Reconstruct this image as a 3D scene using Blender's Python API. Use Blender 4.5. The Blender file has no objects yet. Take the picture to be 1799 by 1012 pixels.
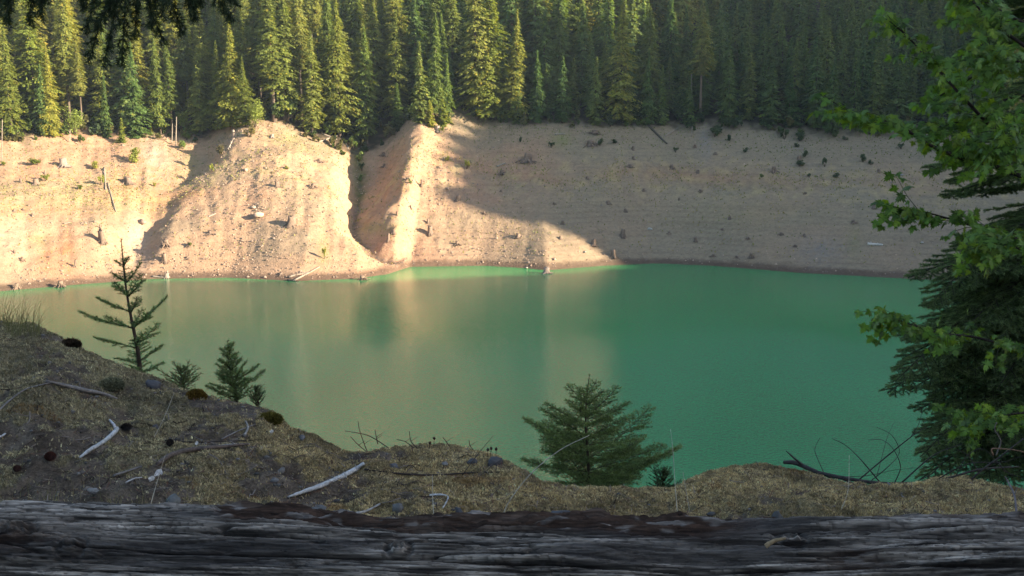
import bpy, math, random
import numpy as np
from mathutils import Vector
sc = bpy.context.scene
COL = sc.collection
R_ = math.radians

# ------------------------------------------------------------------ camera
F_PX = 1749.0                       # focal length in photo pixels
K_ = 1/F_PX
HAZE = .00014
PITCH = R_(10.15)
CAM_Z = 32.0
cam_d = bpy.data.cameras.new("camera"); cam = bpy.data.objects.new("camera", cam_d); COL.objects.link(cam)
cam_d.lens = 35.0; cam_d.sensor_width = 36.0; cam_d.clip_start = 0.05; cam_d.clip_end = 3000
cam.location = (0, 0, CAM_Z); cam.rotation_euler = (R_(90) - PITCH, 0, 0)
cam_d.dof.use_dof = True; cam_d.dof.focus_distance = 60.0; cam_d.dof.aperture_fstop = 32.0
sc.camera = cam
# ------------------------------------------------------------------ sky, sun, exposure
SUN_EL = 16.5
SUN_AZ = 109.0                      # clockwise from +Y
w = bpy.data.worlds.new("World"); sc.world = w; w.use_nodes = True
nt = w.node_tree; nt.nodes.clear()
sky = nt.nodes.new('ShaderNodeTexSky'); sky.sky_type = 'NISHITA'; sky.sun_disc = False
sky.sun_elevation = R_(SUN_EL); sky.sun_rotation = R_(SUN_AZ); sky.air_density = 1.0; sky.dust_density = 1.2; sky.ozone_density = 1.0
bg = nt.nodes.new('ShaderNodeBackground'); bg.inputs[1].default_value = 0.078
wo = nt.nodes.new('ShaderNodeOutputWorld')
nt.links.new(sky.outputs[0], bg.inputs[0]); nt.links.new(bg.outputs[0], wo.inputs[0])
sun_d = bpy.data.lights.new("sun", 'SUN'); sun = bpy.data.objects.new("sun", sun_d); COL.objects.link(sun)
sun_d.energy = 4.7; sun_d.angle = R_(0.5); sun_d.color = (1.0, 0.83, 0.62)
SH = np.array([math.sin(R_(SUN_AZ)), math.cos(R_(SUN_AZ))])      # horizontal direction to the sun
sdir = Vector((SH[0]*math.cos(R_(SUN_EL)), SH[1]*math.cos(R_(SUN_EL)), math.sin(R_(SUN_EL))))
sun.rotation_euler = sdir.to_track_quat('Z', 'Y').to_euler()
sun.location = (150, -60, 150)
sc.view_settings.view_transform = 'Standard'; sc.view_settings.look = 'None'
sc.view_settings.exposure = 2.06; sc.view_settings.gamma = 1.0
sc.cycles.max_bounces = 6; sc.cycles.diffuse_bounces = 3; sc.cycles.glossy_bounces = 3
sc.cycles.transmission_bounces = 4; sc.cycles.volume_bounces = 0; sc.cycles.transparent_max_bounces = 8
sc.cycles.use_denoising = True
sc.cycles.sample_clamp_indirect = 4.0

# ------------------------------------------------------------------ noise
_rng = np.random.RandomState(7)
_perm = _rng.permutation(1024); _perm = np.concatenate([_perm, _perm])
_grad = np.exp(1j*_rng.rand(1024)*2*np.pi)
def noise(x, y):
    x = np.asarray(x, float); y = np.asarray(y, float)
    xi = np.floor(x).astype(int); yi = np.floor(y).astype(int); xf = x-xi; yf = y-yi
    u = xf*xf*xf*(xf*(xf*6-15)+10); v = yf*yf*yf*(yf*(yf*6-15)+10)
    def g(i, j, dx, dy):
        h = _perm[(_perm[(xi+i) & 1023] + (yi+j)) & 1023]; gr = _grad[h]
        return gr.real*dx + gr.imag*dy
    a = g(0,0,xf,yf); b = g(1,0,xf-1,yf); c = g(0,1,xf,yf-1); d = g(1,1,xf-1,yf-1)
    return 1.5*((a*(1-u)+b*u)*(1-v) + (c*(1-u)+d*u)*v)
def fbm(x, y, o=4, gain=.5):
    s = 0; a = 1.0
    for i in range(o):
        s = s + a*noise(x*2**i+17.3*i, y*2**i+9.1*i); a *= gain
    return s
def sstep(a, b, x):
    t = np.clip((np.asarray(x, float)-a)/(b-a), 0, 1); return t*t*(3-2*t)

# ------------------------------------------------------------------ mesh helpers
def mesh_data(name, V, F, mat, smooth=False, tint=None):
    """V (N,3); F list of (M,k) index arrays; tint (N,3) colour of each vertex."""
    V = np.ascontiguousarray(V, dtype=np.float32)
    F = [np.asarray(f, dtype=np.int32) for f in F if len(f)]
    me = bpy.data.meshes.new(name)
    me.vertices.add(len(V)); me.vertices.foreach_set('co', V.ravel())
    tot = np.concatenate([np.full(len(f), f.shape[1], np.int32) for f in F])
    idx = np.concatenate([f.ravel() for f in F])
    me.loops.add(len(idx)); me.loops.foreach_set('vertex_index', idx)
    me.polygons.add(len(tot))
    st = np.concatenate([[0], np.cumsum(tot)[:-1]]).astype(np.int32)
    me.polygons.foreach_set('loop_start', st)
    me.update(calc_edges=True)
    if smooth: me.polygons.foreach_set('use_smooth', np.ones(len(tot), bool))
    if tint is not None:
        at = me.color_attributes.new('tint', 'FLOAT_COLOR', 'POINT')
        c = np.ones((len(V), 4), np.float32); c[:, :3] = tint; at.data.foreach_set('color', c.ravel())
    me.materials.append(mat)
    return me
def obj(name, me, parent=None, loc=None):
    o = bpy.data.objects.new(name, me); COL.objects.link(o)
    if parent is not None: o.parent = parent
    if loc is not None: o.location = loc
    return o
def tag(o, label=None, cat=None, group=None, kind=None):
    if label: o['label'] = label
    if cat: o['category'] = cat
    if group: o['group'] = group
    if kind: o['kind'] = kind
    return o
def empty(name, loc, rz=0, s=1.0):
    o = bpy.data.objects.new(name, None); COL.objects.link(o); o.empty_display_size = .3
    o.location = loc; o.rotation_euler = (0, 0, rz); o.scale = (s, s, s); return o
def grid_faces(nx, ny):
    i = np.arange((nx-1)*(ny-1)); c = i % (nx-1); r = i//(nx-1); a = r*nx+c
    return np.stack([a, a+1, a+nx+1, a+nx], 1)
class Geo:
    def __init__(s): s.V = []; s.F = {}; s.T = []; s.n = 0
    def add(s, V, F, tint=None):
        V = np.asarray(V, float); F = np.asarray(F)
        s.V.append(V); s.F.setdefault(F.shape[1], []).append(F+s.n)
        t = np.array((1., 1., 1.)) if tint is None else np.asarray(tint, float)
        s.T.append(np.broadcast_to(t, (len(V), 3))); s.n += len(V)
    def data(s, name, mat, smooth=False):
        return mesh_data(name, np.concatenate(s.V), [np.concatenate(f) for f in s.F.values()], mat, smooth, np.concatenate(s.T))
def tube(P, R, k=6, rough=0, seed=0, cap=True):
    """closed tube along polyline P with radii R -> V, quads"""
    P = np.asarray(P, float); n = len(P); R = np.broadcast_to(np.asarray(R, float), (n,))
    T = np.gradient(P, axis=0); T /= np.linalg.norm(T, axis=1, keepdims=True)+1e-9
    ref = np.array((0, 0, 1.)) if abs(T[:, 2]).mean() < .8 else np.array((1., 0, 0))
    A = np.cross(T, ref); A /= np.linalg.norm(A, axis=1, keepdims=True)+1e-9; B = np.cross(T, A)
    th = np.arange(k)*2*np.pi/k
    rr = R[:, None]*np.ones(k)[None]
    if rough: rr = rr*(1+rough*(np.random.RandomState(seed).rand(n, k)-.5))
    V = P[:, None] + rr[..., None]*(np.cos(th)[None, :, None]*A[:, None]+np.sin(th)[None, :, None]*B[:, None])
    V = V.reshape(-1, 3)
    i = np.arange(n-1)[:, None]*k; j = np.arange(k)[None]; j2 = (j+1) % k
    Fq = np.stack([i+j, i+j2, i+k+j2, i+k+j], -1).reshape(-1, 4)
    if cap:
        c0 = len(V); V = np.vstack([V, P[0], P[-1]]); jj = np.arange(k); j2 = (jj+1) % k
        z = np.stack([j2, jj, np.full(k, c0), np.full(k, c0)], 1)
        e = np.stack([(n-1)*k+jj, (n-1)*k+j2, np.full(k, c0+1), np.full(k, c0+1)], 1)
        return V, Fq, np.vstack([z[:, :3], e[:, :3]])
    return V, Fq, None
def add_tube(g, P, R, k=6, tint=None, rough=0, seed=0):
    V, Q, T = tube(P, R, k, rough, seed)
    n = g.n; g.add(V, Q, tint); g.F.setdefault(3, []).append(T+n)
def spline(pts, n):
    """Catmull-Rom through pts"""
    P = np.asarray(pts, float); P = np.vstack([2*P[0]-P[1], P, 2*P[-1]-P[-2]])
    t = np.linspace(0, len(P)-3-1e-6, n); i = t.astype(int); f = (t-i)[:, None]
    a, b, c, d = P[i], P[i+1], P[i+2], P[i+3]
    return .5*(2*b+(c-a)*f+(2*a-5*b+4*c-d)*f**2+(3*b-a-3*c+d)*f**3)

# ------------------------------------------------------------------ photo pixel -> direction
CP, SP = math.cos(PITCH), math.sin(PITCH)
CAM = np.array((0, 0, CAM_Z))
def ray(px, py):
    a = (px-899.5)/F_PX; b = (506-py)/F_PX
    return np.array((a, CP+b*SP, -SP+b*CP))
def at_y(px, py, Y):
    d = ray(px, py); return CAM + d*(Y/d[1])
def px_of(x, y, z):
    return 899.5+F_PX*x/np.maximum(y*CP-(z-CAM_Z)*SP, .5)

# ------------------------------------------------------------------ materials
def nodes(name):
    m = bpy.data.materials.new(name); m.use_nodes = True; t = m.node_tree; t.nodes.clear()
    out = t.nodes.new('ShaderNodeOutputMaterial'); return m, t, out
def N(t, typ, **kw):
    n = t.nodes.new(typ)
    for k, v in kw.items():
        if k.startswith('i_'): n.inputs[int(k[2:])].default_value = v
        else: setattr(n, k, v)
    return n
def noise_node(t, scale, detail=4, rough=.55, vec=None, sc3=None):
    n = t.nodes.new('ShaderNodeTexNoise'); n.inputs['Scale'].default_value = scale
    n.inputs['Detail'].default_value = detail; n.inputs['Roughness'].default_value = rough
    tc = t.nodes.new('ShaderNodeTexCoord'); src = tc.outputs['Object']
    if sc3 is not None:
        mp = t.nodes.new('ShaderNodeMapping'); mp.inputs['Scale'].default_value = sc3; t.links.new(src, mp.inputs[0]); src = mp.outputs[0]
    t.links.new(src, n.inputs['Vector']); return n
def ramp(t, src, stops):
    r = t.nodes.new('ShaderNodeValToRGB'); cr = r.color_ramp
    while len(cr.elements) > 1: cr.elements.remove(cr.elements[-1])
    for i, (p, c) in enumerate(stops):
        e = cr.elements[0] if i == 0 else cr.elements.new(p)
        e.position = p; c = c if hasattr(c, '__len__') else (c, c, c); e.color = (*c[:3], 1)
    t.links.new(src, r.inputs[0]); return r
def mixc(t, a, b, fac, mode='MIX'):
    m = t.nodes.new('ShaderNodeMix'); m.data_type = 'RGBA'; m.blend_type = mode
    for s, v in ((m.inputs[0], fac), (m.inputs[6], a), (m.inputs[7], b)):
        if hasattr(v, 'links'): t.links.new(v, s)
        else: s.default_value = v if not hasattr(v, '__len__') else (*v[:3], 1)
    return m.outputs[2]
def math_n(t, op, a, b=None):
    m = t.nodes.new('ShaderNodeMath'); m.operation = op
    for s, v in ((m.inputs[0], a), (m.inputs[1], b)):
        if v is None: continue
        if hasattr(v, 'links'): t.links.new(v, s)
        else: s.default_value = v
    return m.outputs[0]
def principled(t, out, color, rough=.8, spec=.3, normal=None):
    p = t.nodes.new('ShaderNodeBsdfPrincipled')
    if hasattr(color, 'links'): t.links.new(color, p.inputs['Base Color'])
    else: p.inputs['Base Color'].default_value = (*color, 1)
    if hasattr(rough, 'links'): t.links.new(rough, p.inputs['Roughness'])
    else: p.inputs['Roughness'].default_value = rough
    p.inputs['Specular IOR Level'].default_value = spec
    if normal is not None: t.links.new(normal, p.inputs['Normal'])
    if out is not None: t.links.new(p.outputs[0], out.inputs[0])
    return p
def bump(t, h, strength, dist, prev=None):
    b = t.nodes.new('ShaderNodeBump'); b.inputs['Strength'].default_value = strength; b.inputs['Distance'].default_value = dist
    t.links.new(h, b.inputs['Height'])
    if prev is not None: t.links.new(prev, b.inputs['Normal'])
    return b.outputs[0]
def attr(t, name='tint'):
    a = t.nodes.new('ShaderNodeAttribute'); a.attribute_name = name; return a.outputs['Color']

def mat_foliage(name, trans=.35, vary=.25, rough=.6, tcol=(1.5, 1.5, .6), spec=.2):
    m, t, out = nodes(name)
    oi = t.nodes.new('ShaderNodeObjectInfo')
    hs = t.nodes.new('ShaderNodeHueSaturation'); t.links.new(attr(t), hs.inputs['Color'])
    t.links.new(math_n(t, 'MULTIPLY_ADD', oi.outputs['Random'], vary), hs.inputs['Value'])
    hs.inputs['Value'].links[0].from_node.inputs[2].default_value = 1-vary/2
    t.links.new(math_n(t, 'MULTIPLY_ADD', oi.outputs['Random'], -.05), hs.inputs['Hue'])
    hs.inputs['Hue'].links[0].from_node.inputs[2].default_value = .525
    p = principled(t, None, hs.outputs[0], rough, spec)
    tr = t.nodes.new('ShaderNodeBsdfTranslucent'); t.links.new(mixc(t, hs.outputs[0], (*tcol, 1), 1.0, 'MULTIPLY'), tr.inputs[0])
    mx = t.nodes.new('ShaderNodeMixShader'); mx.inputs[0].default_value = trans
    t.links.new(p.outputs[0], mx.inputs[1]); t.links.new(tr.outputs[0], mx.inputs[2]); t.links.new(mx.outputs[0], out.inputs[0])
    return m
def mat_tint(name, rough=.85, nscale=8, lo=.7, hi=1.25, bs=.4, bd=.01, spec=.2, sc3=None):
    """own colour from the tint attribute, broken up by noise"""
    m, t, out = nodes(name)
    n = noise_node(t, nscale, 5, .6, sc3=sc3)
    f = ramp(t, n.outputs[0], [(.3, lo), (.7, hi)])
    c = mixc(t, attr(t), f.outputs[0], 1.0, 'MULTIPLY')
    principled(t, out, c, rough, spec, bump(t, n.outputs[0], bs, bd)); return m
M_crown = mat_foliage('conifer foliage', .42, .4)
M_trunk = mat_tint('conifer bark', nscale=3, lo=.6, hi=1.4, sc3=(1, 1, .2))
M_wood = mat_tint('weathered wood', nscale=6, lo=.65, hi=1.3, bs=.5, bd=.05)
M_leafshrub = mat_foliage('shrub leaves', .3, .35)
M_stone = mat_tint('loose stone', nscale=5, lo=.75, hi=1.2)
# ================================================================== far bank
SHORE = [(-250,545),(0,512),(100,503),(270,490),(400,488),(520,494),(620,490),(680,482),(720,469),(850,467),(920,471),(960,475),(1010,471),(1060,467),(1150,463),(1250,467),(1400,479),(1560,488),(1680,494),(1900,502),(2200,515)]
TOPL = [(-250,268),(0,258),(100,250),(200,246),(300,238),(400,232),(460,226),(600,226),(700,224),(770,220),(900,220),(1050,222),(1200,226),(1350,236),(1500,241),(1650,246),(1900,255),(2200,262)]
ZTOP = 28.0
def _world(tab, z):
    o = []
    for px, py in tab:
        d = ray(px, py); k = (z-CAM_Z)/d[2]; o.append((d[0]*k, d[1]*k))
    return np.array(o)
sh = _world(SHORE, 0.0)
# the height of the forest edge above the camera's line of sight fixes its distance: keep a run of 48-66 m
_tp = []
for px, py in TOPL:
    d = ray(px, py)
    sy = np.interp(d[0]/d[1], sh[:, 0]/sh[:, 1], sh[:, 1])
    Y = sy+56+6*math.sin(px*.004); _tp.append((d[0]/d[1]*Y, Y, CAM_Z+d[2]/d[1]*Y))
tp = np.array(_tp)
def shore_y(x): return np.interp(x, sh[:, 0], sh[:, 1])
def top_y(x): return np.interp(x, tp[:, 0], tp[:, 1])
def top_z(x): return np.interp(x, tp[:, 0], tp[:, 2])
# control lines of the relief: at each t (0 shore, 1 forest edge) the photo column and height of every ridge and gully
_TS = np.array((0, .1, .25, .4, .55, .7, .85, 1.0, 1.6, 4))
_CP = [  # columns, heights
 ((60,60,60,60,60,60,60,60,60,60), (0,0,.3,.3,.2,0,0,0,0,-1)),
 ((160,160,160,180,200,230,240,240,250,250), (.4,.9,1.2,.9,.6,.3,.2,-.2,-1,-2)),
 ((238,244,252,272,302,345,362,362,370,370), (-.3,-1.1,-2.2,-1.2,-.5,-1.6,-3.0,-2.2,-2,-3)),
 ((272,280,296,322,352,392,412,424,430,430), (.3,1.2,2.2,2.0,1.8,2.4,3.3,3.0,2.5,3)),
 ((470,470,470,470,480,480,480,475,480,480), (.5,1.2,2.2,3.0,3.2,2.8,1.8,1.0,0,1)),
 ((640,628,600,590,592,596,592,580,580,580), (.5,1.4,1.6,.6,-.4,-1.8,-3.6,-4.8,-4,-6)),
 ((712,690,642,616,612,617,622,615,620,620), (-.3,-2.2,-4.2,-6.2,-7.8,-8.8,-9.2,-8.0,-6,-9)),
 ((728,706,652,632,634,640,644,640,650,650), (-.2,-1.9,-3.9,-6.0,-7.5,-8.3,-8.6,-7.4,-5,-8)),
 ((745,728,700,708,726,736,746,765,770,770), (.1,.2,1.2,2.8,4.4,5.4,5.8,4.8,2,4)),
 ((850,850,830,800,790,785,782,792,800,800), (.5,.6,.9,2.0,2.8,3.2,3.6,3.2,1,2)),
 ((960,960,940,900,880,860,850,850,900,900), (.6,.8,.3,0,-.2,-.2,-.3,-.2,0,0)),
 ((1080,1080,1080,1080,1080,1080,1080,1080,1080,1080), (0,)*10)]
def relief(px, t):
    t = np.clip(t, 0, 4); C_ = [(np.interp(t, _TS, a), np.interp(t, _TS, b)) for a, b in _CP]
    out = np.zeros_like(px, dtype=float)
    for o_ in (-12, -4, 4, 12):
        q = px+o_+9*fbm(px*.012, t*9, 3); r_ = np.where(q < C_[0][0], C_[0][1], 0.)
        for (x0, z0), (x1, z1) in zip(C_[:-1], C_[1:]):
            f = np.clip((q-x0)/np.maximum(x1-x0, 1), 0, 1); f = .5*f+.5*f*f*(3-2*f)
            r_ = np.where((q >= x0) & (q < x1), z0+(z1-z0)*f, r_)
        out += r_/4
    return out
def zfar(x, y, full=False):
    x = np.atleast_1d(np.asarray(x, float)); y = np.atleast_1d(np.asarray(y, float))
    x, y = np.broadcast_arrays(x, y)
    sy, ty, tz = shore_y(x), top_y(x), top_z(x)
    t = (y-sy)/(ty-sy)
    # low shelf beside the water, then the straight drawdown slope, then the forested hill
    prof = np.where(t < 1, t**1.06, 1)
    z = np.where(t < 0, t*26.0, prof*tz)
    up = np.clip(t-1, 0, None)*(ty-sy)
    slope_r = np.interp(px_of(x, y, 30.), (-200, 450, 620, 780, 1100, 1350, 2000), (.50, .50, .42, .55, .52, .60, .60))
    z = z + np.where(t > 1, 170*(1-np.exp(-up*slope_r/170)), 0)
    px = px_of(x, y, np.clip(z, -5, 60))
    a = sstep(0, .16, t)
    z = z + relief(px, t)*a
    # small relief: erosion, slumps, wave-cut lines
    z = z + a*(.55*fbm(x*.05, y*.05, 3) + .16*fbm(x*.25+5, y*.25, 3)*(1-.5*sstep(900, 1100, px)))
    rill = fbm(px*.035, t*1.6+3, 4)
    z = z + a*(1-.75*sstep(880, 1000, px))*((-.30)*np.abs(rill)-.22*np.abs(fbm(px*.11+9, t*3.5+1, 3))*sstep(.1, .3, t))
    zz = z/.95+.25*noise(x*.03, y*.03); terr = (zz-np.floor(zz)); low = (1-sstep(.22, .5, t))*sstep(.02, .06, t)
    z = z + low*(.03+.15*sstep(690, 760, px))*(np.where(terr > .75, (1-terr)*4, terr/.75)-.5)
    rub = np.exp(-((px-470)/90)**2)*sstep(.2, .4, t)*(1-sstep(.95, 1.1, t)) + .8*np.exp(-((px-770)/45)**2)*sstep(.1, .4, t) + .35
    z = z + a*.16*rub*fbm(x*.9, y*.9, 3)
    return (z, t, px) if full else z
def on_far(px, py):
    d = ray(px, py); Y = np.linspace(160, 420, 2600); p = CAM[None]+d[None]*(Y/d[1])[:, None]
    z = zfar(p[:, 0], p[:, 1]); hit = np.nonzero(p[:, 2] <= np.maximum(z, 0))[0]
    i = hit[0] if len(hit) else len(Y)-1
    return np.array((p[i, 0], p[i, 1], max(float(z[i]), 0.0)))

def axis(segs):
    out = []
    for a, b, s in segs: out.append(np.arange(a, b, s))
    out.append([segs[-1][1]]); return np.concatenate(out)
xs = axis([(-420,-130,8),(-130,140,.55),(140,460,8)])
ys = axis([(90,150,10),(150,272,.6),(272,330,2.0),(330,640,12)])
X, Y = np.meshgrid(xs, ys)
Z, T, PX = zfar(X, Y, True)
# soil colours: stains and bands of the bank, plus shade painted on the right
def blob(cx, cy, rx, ry, py_):  return np.exp(-((PX-cx)/rx)**2-((py_-cy)/ry)**2)
DEP = Y*CP-(Z-CAM_Z)*SP
PY = 506-F_PX*((Z-CAM_Z)*CP+Y*SP)/DEP
base = np.array((.425, .28, .178)); grey = np.array((.265, .222, .150)); rust = np.array((.42, .205, .105))
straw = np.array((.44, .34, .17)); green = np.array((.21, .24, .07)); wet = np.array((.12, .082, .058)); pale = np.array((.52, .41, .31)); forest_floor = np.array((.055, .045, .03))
n1 = fbm(X*.06, Y*.06, 4); n2 = fbm(X*.35, Y*.35, 4); n3 = fbm(X*1.3, Y*1.3, 3)
C = base[None, None]*(1+.10*n1+.07*n2)[..., None]
def lay(C, col, m): m = np.clip(m, 0, 1)[..., None]; return C*(1-m)+col*m
C = lay(C, grey, sstep(760, 1000, PX)*.72+.25*n1)  # grey soil that also paints shade on the right; base is brighter for sun
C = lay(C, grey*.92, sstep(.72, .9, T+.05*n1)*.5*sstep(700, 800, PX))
band = np.exp(-((T-.63-.03*n1)/.055)**2)
C = lay(C, rust*.9, band*sstep(730, 830, PX)*(.38+.3*n2)*(1-sstep(1250, 1450, PX)*.7))
C = lay(C, rust, np.exp(-((T-.50)/.07)**2)*(1-sstep(330, 400, PX))*(.62+.5*n2))
C = lay(C, np.array((.43, .24, .15)), sstep(-.05, .45, fbm(X*.022+5, Y*.04, 3))*(1-sstep(900, 1050, PX))*.4)
C = lay(C, grey*1.05, sstep(.05, .4, fbm(X*.03+25, Y*.05, 4))*.45)
C = lay(C, pale, blob(268, 285, 22, 40, PY)*.9+blob(240, 390, 18, 70, PY)*.7+blob(30, 420, 60, 40, PY)*.3)
C = lay(C, rust, (blob(250, 330, 45, 60, PY)+blob(85, 455, 26, 30, PY)+blob(120, 440, 14, 50, PY)+blob(690, 310, 26, 50, PY))*(.6+.45*n2))
C = lay(C, straw, np.clip(n2*1.3+.1, 0, 1)*np.exp(-((T-.62)/.17)**2)*.7)
C = lay(C, straw, (blob(120, 345, 100, 20, PY)+blob(230, 360, 60, 22, PY))*(.3+.6*n3))
C = lay(C, green, np.clip(blob(67, 420, 24, 14, PY)*.6+blob(570, 440, 10, 26, PY)*.7+blob(985, 246, 16, 12, PY)*.9+blob(500, 245, 30, 12, PY)*.7+blob(540, 262, 30, 10, PY)*.4+blob(660, 400, 40, 9, PY)*.7+blob(335, 290, 14, 22, PY)*.6+blob(1290, 380, 120, 30, PY)*.2+blob(1500, 425, 12, 30, PY)*.35, 0, 1)*(.6+.5*n3))
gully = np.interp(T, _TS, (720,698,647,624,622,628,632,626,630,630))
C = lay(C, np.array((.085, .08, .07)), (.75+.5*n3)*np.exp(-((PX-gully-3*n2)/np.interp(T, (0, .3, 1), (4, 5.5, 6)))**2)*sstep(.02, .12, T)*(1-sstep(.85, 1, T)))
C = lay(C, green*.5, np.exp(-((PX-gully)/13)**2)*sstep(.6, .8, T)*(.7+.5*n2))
_tz = Z/.95+.25*noise(X*.03, Y*.03); _tr = _tz-np.floor(_tz); C = lay(C, wet*1.6, np.exp(-((_tr-.82)/.13)**2)*(1-sstep(.25, .55, T))*sstep(680, 760, PX)*(.25+.4*n1))
C = lay(C, wet, (1-sstep(.5, 1.3, Z+.25*n2))*.85)
C = lay(C, np.array((.24, .22, .20)), (blob(1440, 440, 40, 26, PY)+blob(1240, 250, 14, 30, PY))*(.4+.6*n3))
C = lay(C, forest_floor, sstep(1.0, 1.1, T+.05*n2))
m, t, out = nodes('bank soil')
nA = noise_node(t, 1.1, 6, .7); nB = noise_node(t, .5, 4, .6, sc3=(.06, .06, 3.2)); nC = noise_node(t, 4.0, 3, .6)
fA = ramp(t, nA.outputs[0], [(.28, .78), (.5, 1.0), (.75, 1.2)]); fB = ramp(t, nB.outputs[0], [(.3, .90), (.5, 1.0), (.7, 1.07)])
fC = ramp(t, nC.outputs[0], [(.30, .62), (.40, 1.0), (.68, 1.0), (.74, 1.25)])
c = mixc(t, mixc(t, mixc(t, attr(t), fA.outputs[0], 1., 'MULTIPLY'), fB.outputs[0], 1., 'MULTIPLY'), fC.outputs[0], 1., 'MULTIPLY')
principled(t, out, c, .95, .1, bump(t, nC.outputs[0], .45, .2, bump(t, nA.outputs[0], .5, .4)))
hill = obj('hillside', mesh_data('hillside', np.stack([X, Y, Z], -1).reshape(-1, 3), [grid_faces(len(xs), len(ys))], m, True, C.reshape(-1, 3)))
tag(hill, 'drained reservoir bank of tan soil rising to the forest', kind='structure')

# ------------------------------------------------------------------ water
m, t, out = nodes('reservoir water')
tc = N(t, 'ShaderNodeTexCoord')
mp = t.nodes.new('ShaderNodeMapping'); mp.inputs['Rotation'].default_value = (0, 0, R_(28)); mp.inputs['Scale'].default_value = (1.0, 2.6, 1); t.links.new(tc.outputs['Object'], mp.inputs[0])
w1 = t.nodes.new('ShaderNodeTexNoise'); w1.inputs['Scale'].default_value = 2.0; w1.inputs['Detail'].default_value = 2; w1.inputs['Roughness'].default_value = .55; w1.inputs['Distortion'].default_value = .4
t.links.new(mp.outputs[0], w1.inputs['Vector'])
w2 = noise_node(t, .045, 3, .5, sc3=(1, .5, 1))
gust = ramp(t, w2.outputs[0], [(.35, .45), (.62, 1.0)])
sx_ = t.nodes.new('ShaderNodeSeparateXYZ'); t.links.new(tc.outputs['Object'], sx_.inputs[0])
lee = t.nodes.new('ShaderNodeMapRange'); lee.interpolation_type = 'SMOOTHSTEP'; t.links.new(sx_.outputs[1], lee.inputs[0])
for k_, v_ in ((1, 85), (2, 150), (3, 1.0), (4, .13)): lee.inputs[k_].default_value = v_
hh = math_n(t, 'MULTIPLY', math_n(t, 'MULTIPLY', w1.outputs[0], gust.outputs[0]), lee.outputs[0])
nrm = bump(t, hh, 1.0, .36)
cv = noise_node(t, .02, 2, .5)
cc = ramp(t, cv.outputs[0], [(.3, (.040, .265, .088)), (.7, (.050, .30, .10))])
p = principled(t, out, cc.outputs[0], .03, .5, nrm); p.inputs['IOR'].default_value = 1.34
V = np.array([(-700, 12, 0), (700, 12, 0), (700, 420, 0), (-700, 420, 0)], float)
tag(obj('water', mesh_data('water', V, [np.array([[0, 1, 2, 3]])], m)), 'milky green reservoir water with fine ripples', kind='structure')

# ------------------------------------------------------------------ the mountain that shades the valley (right and behind)
te = math.tan(R_(SUN_EL)); PU = np.array([-SH[1], SH[0]])
# skyline heights that put the edge of the mountain's shadow across the bank and the treetops
_T = [(px, py, None) for px, py in ((1235,467),(1160,459),(1095,445),(1025,428),(945,408),(880,385),(850,352),(838,318),(822,275),(800,240))]
_T += [(888, 180, 264.), (896, 100, 265.), (910, 22, 266.), (1000, 2, 268.), (1060, 18, 269.), (1092, 30, 268.), (1160, 6, 268.), (1225, 40, 266.), (1300, -10, 270.), (1420, -60, 275.)]
PROF = []
for px, py, Y_ in _T:
    P_ = at_y(px, py, Y_) if Y_ else on_far(px, py)
    PROF.append((float(PU @ P_[:2]), float(P_[2]-te*(SH @ P_[:2]))))
_umin = min(p_[0] for p_ in PROF)
for px in (0, 150, 300, 450, 600, 960, 1050):
    x_ = (px-899.5)/F_PX*200; P_ = np.array((x_, float(shore_y(x_))-1.5)); u_ = float(PU @ P_)
    if u_ < _umin-3: PROF.append((u_, float(-te*(SH @ P_))-(.4 if px < 600 else 1.0)))
PROF = [p_ for p_ in PROF if not 198.5 < p_[0] < 211]+[(202.3, 12.8), (204.3, 18.5), (206.5, 28), (209, 36)]
PROF.sort(); print('PROF', [(round(a), round(b)) for a, b in PROF])
PROF = [(-400,62),(-60,60),(40,60),(60,56)] + PROF + [(330,120),(420,130),(700,150)]
us = np.arange(-400, 560, 1.6); pv = np.interp(us, *zip(*PROF))
spike = (1-2*np.abs((us/7.3+fbm(us*.05, us*0)*1.2) % 1-.5))*7+2.0*noise(us*.45, us*0+3)
pv = pv + np.where(us > 207, spike-3, (spike-3)*.1-.3)+np.where((us > 207) & (us < 226), 3.5, 0)
rows = []; Wc = 235.0
for W, f, in ((110, -.35), (150, .15), (190, .55), (215, .8), (Wc, 1.0), (262, .86), (330, .3)):
    zc = pv+te*Wc; zz = -4+(zc+4)*max(f, 0) if f > 0 else np.full_like(us, -6.)
    if W != Wc: zz = zz + 3*fbm(us*.11+W, us*0+W*.3, 3)
    xy = W*SH[None]+us[:, None]*PU[None]; rows.append(np.column_stack([xy, zz]))
V = np.concatenate(rows)
m, t, out = nodes('distant forested slope'); n = noise_node(t, .25, 5, .7); r = ramp(t, n.outputs[0], [(.3, (.015, .028, .012)), (.7, (.05, .075, .03))])
principled(t, out, r.outputs[0], .95, .05, bump(t, n.outputs[0], 1., 3.))
tag(obj('hills', mesh_data('hills', V, [grid_faces(len(us), 7)], m, False)), 'dark forested mountain shading the valley', kind='structure')

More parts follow.
